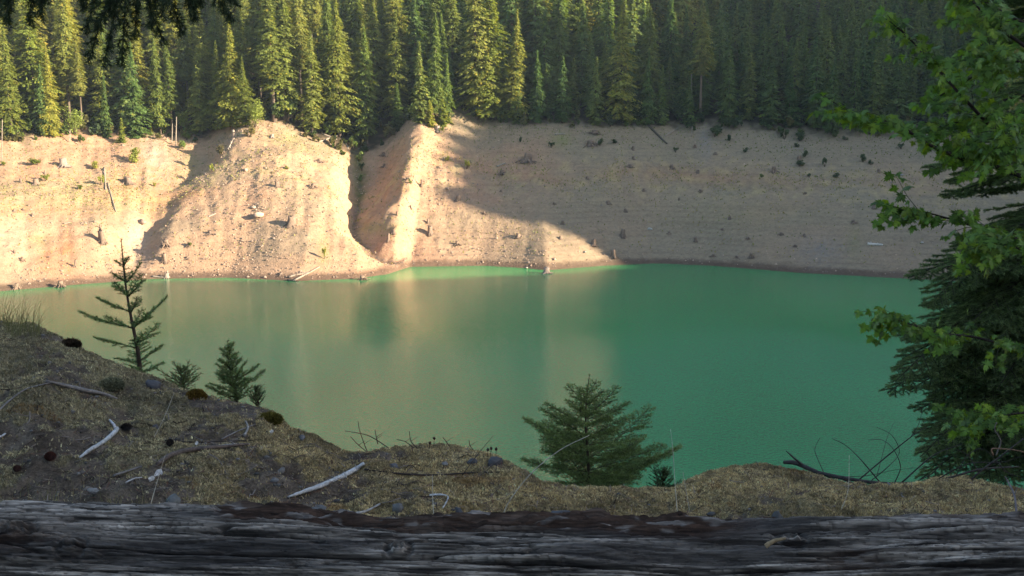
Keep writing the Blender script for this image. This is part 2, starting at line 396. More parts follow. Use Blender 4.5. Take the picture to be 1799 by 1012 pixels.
# ================================================================== forest conifers
def conifer(seed, H, RAD, bare=.1, taper=.8, col=(.05, .085, .03), dens=1.0, sz=1.0, droop=.35):
    rs = np.random.RandomState(seed); g = Geo()
    ph = rs.rand(6)*6.28
    h = bare*H; lev = []
    while h < H*.99:
        lev.append(h); h += (.30+.22*rs.rand())/dens*(1.15-.5*(h/H))
    P = []; D = []; S = []; TI = []
    for h in lev:
        fr = (h-bare*H)/(H*(1-bare)); prof = (1-fr)**taper*min(1, .5+fr/.18*.5)
        nb = rs.randint(5, 9)
        for b in range(nb):
            az = rs.rand()*6.283
            lump = 1+.28*math.sin(az*2+ph[0]+h*.5)*math.sin(h*.9+ph[1])+.2*math.sin(az+ph[2]+h*.23)
            L = max(.22, RAD*prof*lump*(.6+.55*rs.rand()))
            if rs.rand() < .06: L *= 1.25
            k = max(3, int(L/.21*dens)); s = np.sqrt(.05+.95*(np.arange(k)+rs.rand(k))/k)
            side = (rs.rand(k)-.5)*(.5*L+.35)*(1-.4*s)
            d = np.array((math.cos(az), math.sin(az))); q = np.array((-d[1], d[0]))
            xy = d[None]*(L*s)[:, None]+q[None]*side[:, None]
            zz = h+.12*L*s-droop*L*s*s-.25*np.abs(side)+(rs.rand(k)-.5)*.25
            P.append(np.column_stack([xy, zz])); D.append(np.column_stack([np.repeat(d[None], k, 0)+q[None]*(side/L*1.6)[:, None]]))
            S.append(np.full(k, (.30+.20*rs.rand())*sz*(.6+.4*(1-fr)))); TI.append(np.full(k, (.8+.45*rs.rand())))
    nc = int(H*26); zc = bare*H+(1-bare)*H*rs.rand(nc)**1.3*.97; fr = (zc-bare*H)/(H*(1-bare)); az = rs.rand(nc)*6.283
    rc = RAD*.52*(1-fr)**taper*np.minimum(1, .5+fr/.36)*np.sqrt(rs.rand(nc)); d = np.column_stack([np.cos(az), np.sin(az)])
    P.append(np.column_stack([d*rc[:, None], zc-.15*rc])); D.append(d); S.append(.35+.5*(1-fr)*rs.rand(nc)*sz+.1); TI.append(np.full(nc, .7))
    P = np.vstack(P); D = np.vstack(D); S = np.concatenate(S)*(.7+.6*rs.rand(len(P))); TI = np.concatenate(TI)*(.85+.3*rs.rand(len(P)))
    n = len(P); d3 = np.column_stack([D, -.35-.55*rs.rand(n)]); d3 += (rs.rand(n, 3)-.5)*.7; d3 /= np.linalg.norm(d3, axis=1, keepdims=True)
    up = np.column_stack([D*.55, np.full(n, 1.)]) + (rs.rand(n, 3)-.5)*.9
    q3 = np.cross(d3, up); q3 /= np.linalg.norm(q3, axis=1, keepdims=True); nn = np.cross(q3, d3)
    s = S[:, None]
    A = P-d3*s*.6; B = P+q3*s*.55+nn*-.12*s+d3*s*.1; Cc = P+d3*s*1.25; E = P-q3*s*.55-nn*.12*s+d3*s*.1
    V = np.stack([A, B, Cc, E], 1).reshape(-1, 3); i = np.arange(n)[:, None]*4
    F = np.vstack([i+np.array([[0, 1, 2]]), i+np.array([[0, 2, 3]])])
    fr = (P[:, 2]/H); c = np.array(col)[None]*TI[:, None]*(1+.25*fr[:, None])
    c = c*np.where(rs.rand(n, 1) < .08, np.array((1.5, 1.15, .8)), 1.0)
    g.add(V, F, np.repeat(c, 4, 0))
    gt = Geo(); zz = np.linspace(-1.5, H*.97, 9)
    pts = np.column_stack([.12*np.sin(zz*.2+ph[3]), .12*np.cos(zz*.17+ph[4]), zz])
    r0 = .012*H+.04
    add_tube(gt, pts, r0*np.clip(1-zz/H, .04, 1)**.8*np.where(zz < 0, 1.25, 1), 7, (.13, .10, .075))
    if bare > .15:   # dead snags on the bare lower trunk
        for _ in range(int(14+20*bare)):
            z = rs.uniform(.05, bare+.1)*H; az = rs.rand()*6.28; L = rs.uniform(.5, 1.7)
            e = np.array((math.cos(az)*L, math.sin(az)*L, z-rs.uniform(0, .5)))
            add_tube(gt, [(0, 0, z), e*np.array((.5, .5, 1))+np.array((0, 0, .1)), e], [.05, .035, .015], 3, (.16, .13, .11))
    return g, gt
def leafy(seed, RX, RZ, n, s, col, z0=0.0, lob=5, stems=True, hfac=1.0):
    """rounded broadleaf shrub of many small leaf faces gathered in uneven clumps"""
    rs = np.random.RandomState(seed); g = Geo(); gt = Geo()
    cl = [(rs.uniform(-.6, .6)*RX, rs.uniform(-.6, .6)*RX, z0+rs.uniform(.35, .95)*RZ, rs.uniform(.3, .55)) for _ in range(lob)]
    P = []
    for cx, cy, cz, r in cl:
        k = n//lob; v = rs.randn(k, 3); v /= np.linalg.norm(v, axis=1, keepdims=True); v *= (rs.rand(k, 1)**.4)
        P.append(v*np.array((RX*r, RX*r, RZ*r*.8))+np.array((cx, cy, cz)))
        if stems: add_tube(gt, [(0, 0, -.1), (cx*.5, cy*.5, cz*.55), (cx, cy, cz)], [.03*RX+.01, .02*RX+.005, .008], 4, (.12, .095, .07))
    P = np.vstack(P); P = P[P[:, 2] > -.05]; n = len(P)
    d = rs.randn(n, 3)*np.array((1, 1, .6)); d /= np.linalg.norm(d, axis=1, keepdims=True); u = rs.randn(n, 3)*.6+np.array((0, 0, 1)); q = np.cross(d, u); q /= np.linalg.norm(q, axis=1, keepdims=True)
    ss = s*(.6+.8*rs.rand(n, 1))
    V = np.stack([P-d*ss*.6, P+q*ss*.4, P+d*ss*.7, P-q*ss*.4], 1).reshape(-1, 3); i = np.arange(n)[:, None]*4
    cc = np.array(col)[None]*(.65+.7*rs.rand(n, 1))
    g.add(V, i+np.array([[0, 1, 2, 3]]), np.repeat(cc, 4, 0))
    return g, gt

VAR = {}
def variant(key, *a, **k):
    g, gt = conifer(*a, **k)
    VAR[key] = (g.data('crown', M_crown), gt.data('trunk', M_trunk), a[1], g)
variant('tallA', 1, 34, 6.0, .05, .95, (0.199, 0.225, 0.048))  # tall crowns brightened and yellowed in colour to look sunlit
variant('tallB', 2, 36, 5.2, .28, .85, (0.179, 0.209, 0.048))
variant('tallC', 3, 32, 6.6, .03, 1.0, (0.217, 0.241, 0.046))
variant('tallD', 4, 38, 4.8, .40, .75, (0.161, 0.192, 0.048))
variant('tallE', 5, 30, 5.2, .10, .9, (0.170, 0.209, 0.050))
variant('midA', 6, 20, 3.9, .01, 1.0, (0.130, 0.190, 0.050))  # mid crowns kept darker in colour for the shaded zones
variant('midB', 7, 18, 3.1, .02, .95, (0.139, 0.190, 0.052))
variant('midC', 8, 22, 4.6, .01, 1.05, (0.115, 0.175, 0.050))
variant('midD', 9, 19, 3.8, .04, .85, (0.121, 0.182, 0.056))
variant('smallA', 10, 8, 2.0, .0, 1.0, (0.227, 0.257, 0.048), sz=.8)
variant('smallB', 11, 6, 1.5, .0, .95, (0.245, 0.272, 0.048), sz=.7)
_cnt = [0]
def plant_tree(key, x, y, z, height, label, group=None, cat='conifer', name='conifer_tree', lean=0, wide=1.0, rz=None):
    cr, tr, H, _ = VAR[key]; s = height/H
    e = empty(name, (x, y, z-.2)); e.scale = (s*wide, s*wide, s)
    rs = random.Random(_cnt[0]); _cnt[0] += 1
    e.rotation_euler = (R_(rs.uniform(-1.5, 1.5)), R_(rs.uniform(-1.5, 1.5)+lean), rs.uniform(0, 6.28) if rz is None else rz)
    obj('trunk', tr, e); obj('crown', cr, e)
    tag(e, label, cat, group); return e
# --- trees one can point at: (variant, px, py of foot, py of top, widen, label)
HERO = [
 ('midB', 738, 214, 68, 1.0, 'slim sunlit spruce, left one of the pair above the stump-topped spur'),
 ('tallE', 764, 212, 18, .75, 'tall slim sunlit spruce rising just behind the slim pair on the middle spur'),
 ('midA', 783, 214, 90, .75, 'slim sunlit spruce, right one of the pair above the stump-topped spur'),
 ('smallA', 777, 220, 152, 1.1, 'small bright green young spruce at the very tip of the middle spur'),
 ('smallB', 755, 222, 174, 1.2, 'smallest bright young spruce standing left at the tip of the middle spur'),
 ('tallC', 862, 206, -40, 1.25, 'broad sunlit fir with a bright yellow-green right side, right of the middle spur'),
 ('tallE', 838, 208, -70, 1.0, 'tall fir just left of the broad bright fir, half in sun'),
 ('tallA', 905, 212, 12, .9, 'fir with only its pointed tip in sunlight, right of the broad bright fir'),
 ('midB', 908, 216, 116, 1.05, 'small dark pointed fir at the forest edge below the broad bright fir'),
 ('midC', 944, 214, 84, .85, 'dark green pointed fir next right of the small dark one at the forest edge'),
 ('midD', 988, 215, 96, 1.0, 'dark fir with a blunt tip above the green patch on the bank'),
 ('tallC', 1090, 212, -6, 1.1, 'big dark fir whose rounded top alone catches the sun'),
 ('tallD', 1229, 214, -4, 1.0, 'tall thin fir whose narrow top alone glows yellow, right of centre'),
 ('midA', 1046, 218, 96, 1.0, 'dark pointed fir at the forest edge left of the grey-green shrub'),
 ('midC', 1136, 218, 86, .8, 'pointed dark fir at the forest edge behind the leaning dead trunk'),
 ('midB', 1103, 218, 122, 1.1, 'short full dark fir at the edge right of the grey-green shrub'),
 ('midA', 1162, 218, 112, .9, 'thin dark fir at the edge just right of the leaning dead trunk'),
 ('tallC', 408, 224, 30, 1.0, 'full sunlit fir at the right end of the left forest, above the steep spur'),
 ('tallA', 432, 222, 96, 1.1, 'shorter sunlit fir at the outermost right corner of the left forest'),
 ('tallA', 362, 226, 0, .95, 'tall sunlit fir with a pointed tip left of the spur-top firs'),
 ('tallB', 483, 214, -26, 1.25, 'tall tree with a ragged open sunlit crown standing alone right of the left forest'),
 ('tallD', 530, 218, -40, .8, 'tall fir with a long bare trunk at the head of the shaded gully'),
 ('tallE', 283, 236, 60, .8, 'narrow sunlit fir with a bare foot right of the hanging branch'),
 ('midC', 240, 240, 70, .85, 'full sunlit fir with drooping boughs below the hanging branch'),
 ('midB', 187, 240, 128, .7, 'short slim sunlit fir below the left part of the hanging branch'),
 ('smallA', 215, 250, 205, .95, 'small lone sunlit fir out on the top of the bare left bank'),
 ('smallB', 266, 236, 215, .9, 'tiny bushy young fir at the edge right of the lone bank fir'),
 ('tallC', 92, 238, 74, .8, 'full sunlit fir low in the left forest with foliage to the ground'),
 ('midD', 76, 238, 110, .8, 'slender sunlit fir touching the left side of the full low one'),
 ('tallA', 22, 240, 42, .9, 'sunlit fir at the far left edge of the forest'),
]
occupied = []
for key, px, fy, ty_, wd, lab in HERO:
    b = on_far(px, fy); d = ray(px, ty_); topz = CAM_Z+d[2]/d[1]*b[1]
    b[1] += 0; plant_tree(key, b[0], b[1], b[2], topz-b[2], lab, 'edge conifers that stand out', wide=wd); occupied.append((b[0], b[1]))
# --- the rest of the visible forest
rs = random.Random(5)
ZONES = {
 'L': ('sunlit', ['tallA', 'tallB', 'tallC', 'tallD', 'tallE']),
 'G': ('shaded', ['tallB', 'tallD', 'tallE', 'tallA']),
 'M': ('dark', ['midA', 'midC', 'tallE', 'midD', 'midC']),  # mostly darker mid crowns, putting shade into the colour of this zone
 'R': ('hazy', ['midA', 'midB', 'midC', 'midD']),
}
LAB = {
 ('L', 0): 'tall sunlit conifer in the front row of the forest above the left bank',
 ('L', 1): 'tall conifer in the back rows of the sunlit forest above the left bank',
 ('G', 0): 'tall dark conifer in the front row above the shaded gully',
 ('G', 1): 'tall dark conifer in the back rows above the shaded gully',
 ('M', 0): 'dark conifer in the front row of the shaded forest right of the middle spur',
 ('M', 1): 'tall dark conifer in the back rows right of the middle spur',
 ('R', 0): 'bluish hazy conifer in the lowest row of the right-hand slope',
 ('R', 1): 'bluish hazy conifer higher up on the right-hand slope',
}
spots = []
n_forest = 0
for row in range(9):
    x = -125.0
    while x < 135:
        yb = float(top_y(x)); off = 4+row*6.6+rs.uniform(-2.5, 2.5); y = yb+off
        zb = float(zfar(x, y)[0]); px = float(px_of(x, y, zb))
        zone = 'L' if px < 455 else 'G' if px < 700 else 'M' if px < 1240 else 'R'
        step = {'L': 6.2, 'G': 5.8, 'M': 5.8, 'R': 5.2}[zone]*rs.uniform(.75, 1.3)
        maxrow = {'L': 5, 'G': 5, 'M': 5, 'R': 9}[zone]
        xx = x+rs.uniform(-1, 1); x += step
        if px < -60 or px > 1720 or row >= maxrow: continue
        if row == 0 and (570 < px < 650 or 455 < px < 480): continue
        if any((xx-a)**2+(y-b)**2 < 7 for a, b in occupied): continue
        if zone == 'R' and row in (4, 5) and 1370 < px < 1480 and rs.random() < .6: continue
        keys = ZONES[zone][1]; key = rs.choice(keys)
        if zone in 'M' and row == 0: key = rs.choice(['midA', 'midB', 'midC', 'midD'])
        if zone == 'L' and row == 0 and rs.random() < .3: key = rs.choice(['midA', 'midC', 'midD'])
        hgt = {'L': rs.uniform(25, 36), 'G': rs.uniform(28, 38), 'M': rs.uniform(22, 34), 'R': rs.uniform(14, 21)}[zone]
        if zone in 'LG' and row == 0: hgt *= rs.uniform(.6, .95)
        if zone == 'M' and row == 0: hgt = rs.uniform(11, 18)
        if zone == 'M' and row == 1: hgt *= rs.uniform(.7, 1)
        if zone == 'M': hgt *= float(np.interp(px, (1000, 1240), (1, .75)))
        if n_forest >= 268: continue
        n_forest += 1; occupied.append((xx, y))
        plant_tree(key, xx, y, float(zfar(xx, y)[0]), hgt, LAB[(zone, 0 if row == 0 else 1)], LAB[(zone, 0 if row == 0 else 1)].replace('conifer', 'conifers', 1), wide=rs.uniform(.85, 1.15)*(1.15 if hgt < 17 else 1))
print('forest trees', n_forest)
# --- upper forest, uncountable from here: one mass
def merged(count, place, keys, thin=3):
    g = Geo(); r2 = np.random.RandomState(3)
    base = {}
    for k in keys:
        gg = VAR[k][3]; V = np.concatenate(gg.V).reshape(-1, 4, 3); T_ = np.concatenate(gg.T).reshape(-1, 4, 3); sel = r2.rand(len(V)) < 1/thin
        c = V[sel].mean(1, keepdims=True); base[k] = (c+(V[sel]-c)*1.6, T_[sel])
    for i in range(count):
        x, y, z, h, k = place(i, r2); V, T_ = base[k]; s = h/VAR[k][2]; a = r2.rand()*6.28
        Rm = np.array(((math.cos(a), -math.sin(a), 0), (math.sin(a), math.cos(a), 0), (0, 0, 1)))*s
        W = V.reshape(-1, 3) @ Rm.T+np.array((x, y, z)); n = len(V); i4 = np.arange(n)[:, None]*4
        g.add(W, i4+np.array([[0, 1, 2, 3]]), T_.reshape(-1, 3)*r2.uniform(.8, 1.2))
    return g
def place(i, r2):
    while True:
        x = r2.uniform(-190, 200); y = r2.uniform(0, 78)
        yb = float(top_y(x)); z_ = None
        px = px_of(x, yb+y, 40.)
        lim = 62 if px > 1240 else 37
        if px < -60 or px > 1720: lim = 3
        if y < lim: continue
        yy = yb+y; z = float(zfar(x, yy)[0]); return x, yy, z-.3, r2.uniform(22, 34), ['tallA', 'tallC', 'tallE', 'midC'][r2.randint(4)]
g = merged(460, place, ['tallA', 'tallC', 'tallE', 'midC'])
tag(obj('forest', g.data('forest', M_crown)), 'dense conifer forest covering the slope above and beyond the front rows', 'forest', kind='stuff')
# ================================================================== things on the bank
def stump_geo(seed, kind=0):
    """kind 0 block with root flare, 1 squat mound of roots, 2 thin snag, 3 tilted root wad"""
    rs = np.random.RandomState(seed); g = Geo(); c = np.array((.19, .14, .105)) if kind != 4 else np.array((.27, .215, .175))
    k = 12; R0 = {0: .31, 1: .24, 2: .24, 3: .24, 4: .28}[kind]; top = {0: 1, 1: .75, 2: 1, 3: .7, 4: 1}[kind]
    zz = np.array((-.12, .05, .2, .4, .7, .95))*top; rr = R0*np.array((1.8, 1.45, 1.15, 1.0, .9, .88))
    th = np.arange(k)*2*np.pi/k; lob = 1+.16*np.sin(th*3+rs.rand()*6)+.12*np.sin(th*5+rs.rand()*6)
    V = []
    for i, (z, r_) in enumerate(zip(zz, rr)):
        f = r_*(1+(lob-1)*(1.5 if i < 3 else .8))*(1+.1*(rs.rand(k)-.5))
        zc = z+(rs.rand(k)-.5)*(.22 if i == 5 else .03)*top
        V.append(np.column_stack([np.cos(th)*f+.04*z, np.sin(th)*f, zc]))
    V = np.vstack(V+[np.array([[.03, 0, .78*top]])]); i = np.arange(5)[:, None]*k; j = np.arange(k)[None]; j2 = (j+1) % k
    tint = np.vstack([np.repeat(c[None]*v, k, 0) for v in (.7, .85, 1, 1.1, 1.15, 1.25)]+[c[None]*.45])
    n = g.n; g.add(V, np.stack([i+j, i+j2, i+k+j2, i+k+j], -1).reshape(-1, 4), tint)
    g.F.setdefault(3, []).append(np.stack([5*k+np.arange(k), 5*k+(np.arange(k)+1) % k, np.full(k, 6*k)], 1)+n)
    nr = {0: 7, 1: 14, 2: 4, 3: 11, 4: 8}[kind]
    for q in range(nr):
        a = q*6.283/nr+rs.uniform(-.3, .3); L = rs.uniform(.42, .72)*(.8 if kind == 2 else 1)
        z0 = rs.uniform(.18, .4)*top if kind in (1, 3) else rs.uniform(.12, .28)
        d = np.array((math.cos(a), math.sin(a)))
        p = [np.array((*(d*R0*.6), z0+.08)), np.array((*(d*L*.5), z0*.65)), np.array((*(d*L*.85), .02+.1*rs.rand())), np.array((*(d*(L+.12)), -.12))]
        add_tube(g, spline(p, 7), np.linspace(.075, .03, 7)*rs.uniform(.8, 1.3), 5, c*rs.uniform(.8, 1.5), .4, seed+q)
        if kind == 3:
            add_tube(g, [p[1], p[1]+np.array((d[0]*.2, d[1]*.2, rs.uniform(.2, .6)))], [.04, .01], 4, c*1.6)
    return g
STUMP = {k: [stump_geo(40+k*5+i, k).data('stump', M_wood) for i in range(3)] for k in range(5)}
# (px, py of foot, height px, width px, kind, label)
ST = [
 (110,294,19,24,4,'large pale grey stump with spread roots right of the long bush, far left bank'),
 (62,325,15,16,0,'brown stump just left of a round green tuft on the upper left bank'),
 (36,322,10,9,2,'small thin stump left of the brown stump beside the tuft'),
 (79,307,9,7,2,'short thin stump uphill between the pale stump and the round tuft'),
 (224,323,15,25,0,'wide sunlit root stump beside the pale scree chute on the left bank'),
 (178,427,28,18,0,'tall dark stump with knotted roots in the middle of the left bank'),
 (176,402,9,6,2,'short dark snag directly uphill of the tall knotted stump'),
 (487,329,13,14,0,'sunlit stump high on the big spur, left one of its upper two'),
 (549,330,14,16,3,'sunlit stump with split roots high on the big spur, right one of its upper two'),
 (511,397,22,26,0,'broad brown stump with spread roots in the middle of the big sunlit spur'),
 (561,286,12,15,3,'root stump on the sunny upper right shoulder of the big spur'),
 (291,434,22,22,3,'sprawling stump at the upper end of the shaded little gully'),
 (288,461,20,16,0,'stump in the shaded little gully, just downhill of the sprawling one'),
 (332,433,10,12,0,'small stump right of the shaded little gully, upper of two'),
 (329,456,8,12,1,'small squat stump right of the shaded little gully, lower of two'),
 (368,412,10,16,1,'low flat stump on the lower left flank of the big spur'),
 (131,470,16,9,2,'dark upright snag low on the left bank casting a long shadow'),
 (38,459,12,12,3,'little split stump low at the far left'),
 (25,445,8,7,2,'tiny snag above the little split stump at the far left'),
 (28,508,17,18,3,'tilted root stump at the waterline near the left edge'),
 (105,505,20,20,3,'pale rooted stump at the waterline left of the slender sapling'),
 (292,489,11,14,4,'pale round stump at the waterline right of the slender sapling'),
 (41,371,7,7,2,'tiny dark stump, middle one of the scatter in the middle of the far left bank'),
 (57,380,7,8,2,'tiny dark stump, right one of the scatter in the middle of the far left bank'),
 (24,372,6,8,2,'tiny dark stump, left one of the scatter in the middle of the far left bank'),
 (493,483,6,16,1,'low dark stump at the foot of the big spur beside the water'),
 (636,492,13,20,3,'twisted stump on the shore at the right foot of the big spur'),
 (805,353,13,14,0,'sunlit stump on the middle spur with a shadow to its left'),
 (740,329,17,7,2,'thin upright snag on the ridge line of the middle spur'),
 (755,413,19,17,0,'large sunlit stump low on the middle spur with flared roots'),
 (752,392,9,9,2,'small snag just uphill of the large flared stump'),
 (691,411,9,12,0,'left stump of the low trio beside the gully mouth, standing higher'),
 (682,425,17,9,2,'slim tall stump beside the gully mouth casting a long shadow'),
 (803,430,10,14,1,'squat stump low on the middle spur, lowest one there'),
 (722,368,9,8,2,'little snag on the lower ridge line of the middle spur'),
 (697,379,9,7,2,'smallest snag on the lower ridge line, nearest the gully'),
 (910,418,9,13,0,'sunlit reddish stump at the edge of the big shadow'),
 (960,481,13,20,4,'pale rounded stump standing in the edge of the water'),
 (1078,453,17,17,0,'brown stump lit by the last strip of sun near the shore'),
 (926,285,25,34,1,'big dark mound of roots high on the shaded bank'),
 (883,307,13,20,3,'grey splintered root wad beside the fallen pale log'),
 (1038,256,17,28,3,'sprawling grey root wad high on the shaded bank'),
 (1045,235,12,26,3,'flat grey root wad just below the forest edge, uphill of the sprawling one'),
 (1094,417,17,15,0,'dark block stump low in the middle of the shaded bank, upper of two'),
 (1043,432,14,15,0,'dark block stump low in the middle of the shaded bank, lower of two'),
 (1068,359,10,14,1,'squat dark stump in the middle of the shaded bank'),
 (1099,373,8,9,0,'small dark stump right and downhill of the squat one'),
 (988,394,8,9,0,'small dark stump on the lower shaded bank near the sun line, upper of two'),
 (985,421,8,9,0,'small dark stump on the lower shaded bank near the sun line, lower of two'),
 (1181,297,13,15,3,'split dark stump high on the shaded bank right of the leaning trunk'),
 (1107,294,9,18,1,'low spread stump below the short twin stumps of the upper shaded bank'),
 (1112,264,9,9,0,'upper one of the short twin stumps on the upper shaded bank'),
 (1113,281,8,8,0,'lower one of the short twin stumps on the upper shaded bank'),
 (1360,303,17,19,1,'large dark ragged stump high on the right-hand bank'),
 (1221,260,10,10,3,'dark stump just below the stony gully on the right'),
 (1257,272,7,12,1,'low dark stump right of the stony gully'),
 (1405,281,9,13,0,'dark stump among the bushes on the right-hand bank'),
 (1544,303,8,9,0,'small dark stump alone on the upper right bank near the fir branches'),
 (1536,367,11,11,0,'short upright stump on the right bank, uphill of the dark oval stump'),
 (1500,392,9,15,1,'dark oval stump in the middle of the right bank'),
 (1222,425,10,10,0,'dark rounded stump low on the bank right of centre'),
 (1269,404,5,11,3,'dark flat splintered stump right and uphill of the low rounded one'),
 (1373,413,8,11,3,'dark broken stump low on the right bank, left one of two'),
 (1413,416,8,11,1,'dark squat stump low on the right bank, right one of two'),
 (1320,453,14,14,3,'dark spiky stump near the water on the right'),
 (1253,451,7,11,1,'low brown stump near the water left of the spiky one'),
 (1397,434,6,11,3,'small flat stump near the water under the pair on the right bank'),
 (1295,453,5,12,1,'flattest stump near the water touching the left of the spiky one'),
 (1314,421,7,12,3,'small pale forked stump uphill of the spiky one'),
 (1231,338,9,12,3,'small split stump on the orange band of the shaded bank'),
 (1282,386,7,8,0,'tiny stump left of centre on the right-hand bank'),
 (1226,304,7,9,0,'small dark stump below the stony gully'),
 (1032,315,6,9,0,'tiny dark stump on the orange band right of the root mound'),
 (1131,336,8,11,1,'small rounded stump on the orange band, below the low spread stump'),
 (850,377,9,9,3,'small dark stump inside the shadow lobe beside the middle spur'),
 (973,359,6,8,1,'tiny dark stump midway down the shaded bank below the root mound'),
 (880,337,5,8,1,'tiny low stump on the orange band nearest the sunlight'),
 (1176,411,7,9,1,'small round stump right of the white boulder on the shaded bank'),
 (1193,352,6,5,2,'thin tiny snag below the orange band'),
 (1415,341,6,11,3,'small flat stump in the middle of the right-hand bank'),
 (673,274,12,12,3,'ragged stump on the shaded side of the middle spur, upper of two'),
 (674,294,10,12,1,'bushy stump on the shaded side of the middle spur, lower of two'),
 (768,232,14,22,4,'silver-grey upturned stump at the very top of the middle spur'),
 (410,246,22,10,4,'bleached leaning stump on the crest of the big spur'),
 (477,242,8,12,4,'small bleached stump at the forest edge right of the big spur crest'),
]

for i, (px, py, hp, wp, kd, lab) in enumerate(ST):
    p = on_far(px, py); dd = p[1]*CP-(p[2]-CAM_Z)*SP
    me = STUMP[kd][i % 3]; o = obj('tree_stump', me)
    h = hp*dd*K_*.84; wv = wp*dd*K_*.88
    o.location = (p[0], p[1]+.2*wv, p[2]); o.scale = (wv, wv, h)
    o.rotation_euler = (R_(((i*37) % 11)-5), R_(((i*53) % 17)-8), i*2.4)
    tag(o, lab, 'stump', 'old tree stumps on the drained bank')
# fallen logs and poles:  (px1,py1,px2,py2, radius, colour, label, name, cat)
def bank_log(pa, pb, r, col, lab, name='fallen_log', cat='log', grp='fallen logs on the drained bank', lift=.0):
    a = on_far(*pa); b = on_far(*pb) if lift == 0 else at_y(pb[0], pb[1], a[1]+1)
    n = 9; P = a[None]+(b-a)[None]*np.linspace(0, 1, n)[:, None]
    if lift == 0:
        P[:, 2] = zfar(P[:, 0], P[:, 1])+r*.5; P[:, 2] = np.linspace(P[0, 2], P[-1, 2], n)*.6+P[:, 2]*.4
    g = Geo(); o0 = P[0].copy(); add_tube(g, P-o0, np.linspace(r, r*.6, n), 8, col, .25, int(pa[0]))
    rs = random.Random(pa[0])
    for _ in range(3):
        q = P[rs.randrange(2, n-1)]-o0; add_tube(g, [q, q+np.array((rs.uniform(-.5, .5), -.2, rs.uniform(.2, .7)))], [r*.3, r*.1], 4, col)
    o = obj(name, g.data(name, M_wood), None, o0); tag(o, lab, cat, grp); return o
pale_ = (.34, .30, .25); dark_ = (.10, .085, .07); mid_ = (.30, .25, .20)
bank_log((873,281+13),(888,288), .28, pale_, 'short pale log lying diagonally beside the grey splintered root wad')
bank_log((975,237),(993,236), .22, pale_, 'pale log lying level at the green patch under the forest edge')
bank_log((1136,219),(1172,254), .32, dark_, 'long dark trunk lying straight down the upper shaded bank')
bank_log((1168,240),(1192,226), .26, mid_, 'grey log lying uphill beside the grey root jumble at the forest edge')
bank_log((1524,430),(1551,432), .33, (.62,.58,.52), 'short white log lying level low on the right bank')
bank_log((1394,262),(1412,262), .16, pale_, 'thin pale pole lying among the bushes on the upper right bank')
bank_log((183,296),(186,334), .25, mid_, 'short grey log lying straight down the left bank, upper of two')
bank_log((189,322),(204,373), .17, mid_, 'long thin pole lying down the left bank, lower of two')
bank_log((507,488),(548,478), .22, mid_, 'grey log in the jumble at the shore under the big spur', grp='logs jumbled at the shore')
bank_log((515,494),(562,470), .2, mid_, 'longest log reaching uphill from the jumble at the shore under the big spur', grp='logs jumbled at the shore')
bank_log((505,493),(530,495), .2, dark_, 'dark log half in the water at the shore under the big spur', grp='logs jumbled at the shore')
bank_log((112,393),(124,391), .14, mid_, 'thin stick of a log in the middle of the left bank')
bank_log((366,382),(379,376), .16, pale_, 'little pale log on the left flank of the big spur')
bank_log((268,487),(290,489), .22, mid_, 'log at the waterline touching the pale round stump')
bank_log((400,264),(411,243), .18, pale_, 'bleached log leaning at the crest of the big spur')
bank_log((606,250),(612,262), .2, pale_, 'white log at the head of the gully')
bank_log((632,236),(640,252), .2, pale_, 'pale log standing out right of the head of the gully')
bank_log((568,236),(592,246), .22, mid_, 'grey log in the jumble at the forest edge left of the gully', grp='logs jumbled at the gully head')
bank_log((560,250),(596,238), .2, mid_, 'grey log crossing the jumble at the forest edge left of the gully', grp='logs jumbled at the gully head')
bank_log((575,230),(600,236), .2, pale_, 'pale log topmost in the jumble at the forest edge left of the gully', grp='logs jumbled at the gully head')
bank_log((933,474),(960,478), .12, dark_, 'dark branch at the waterline left of the pale rounded stump')
for i, (px, py, py2, r, c, lab) in enumerate([
 (3, 285, 210, .12, mid_, 'bare white pole standing at the left edge of the left bank'),
 (302, 252, 216, .12, mid_, 'bare dead pole at the forest edge, left one of the pair'),
 (309, 256, 205, .14, mid_, 'bare dead pole at the forest edge, taller right one of the pair'),
 (122, 250, 228, .13, mid_, 'short bare pole standing at the forest edge on the left'),
 (340, 252, 236, .12, pale_, 'thin short pole standing right of the tall pair of dead poles'),
 (1215, 240, 222, .14, mid_, 'short dead pole at the forest edge at the stony gully'),
 (648, 222, 190, .12, pale_, 'thin white dead pole in the dark at the head of the gully')]):
    bank_log((px, py), (px+1, py2), r, c, lab, 'dead_pole', 'dead tree', 'dead poles standing at the forest edge', lift=1)
for i, (px, py, py2, r, c, lab) in enumerate([
 (546, 214, 60, .26, mid_, 'tall grey snag between the conifers at the head of the gully, left one'),
 (556, 213, 85, .2, dark_, 'dark snag just right of the tall grey one at the gully head'),
 (390, 222, 120, .22, mid_, 'bare grey trunk among the firs above the big spur'),
 (1213, 214, 128, .2, mid_, 'bare trunk beside the tall thin fir with the glowing top'),
 (598, 212, 110, .16, mid_, 'slim bare trunk in the dark above the gully')]):
    bank_log((px, py), (px+2, py2), r, c, lab, 'dead_tree', 'dead tree', 'dead trees among the conifers', lift=1)
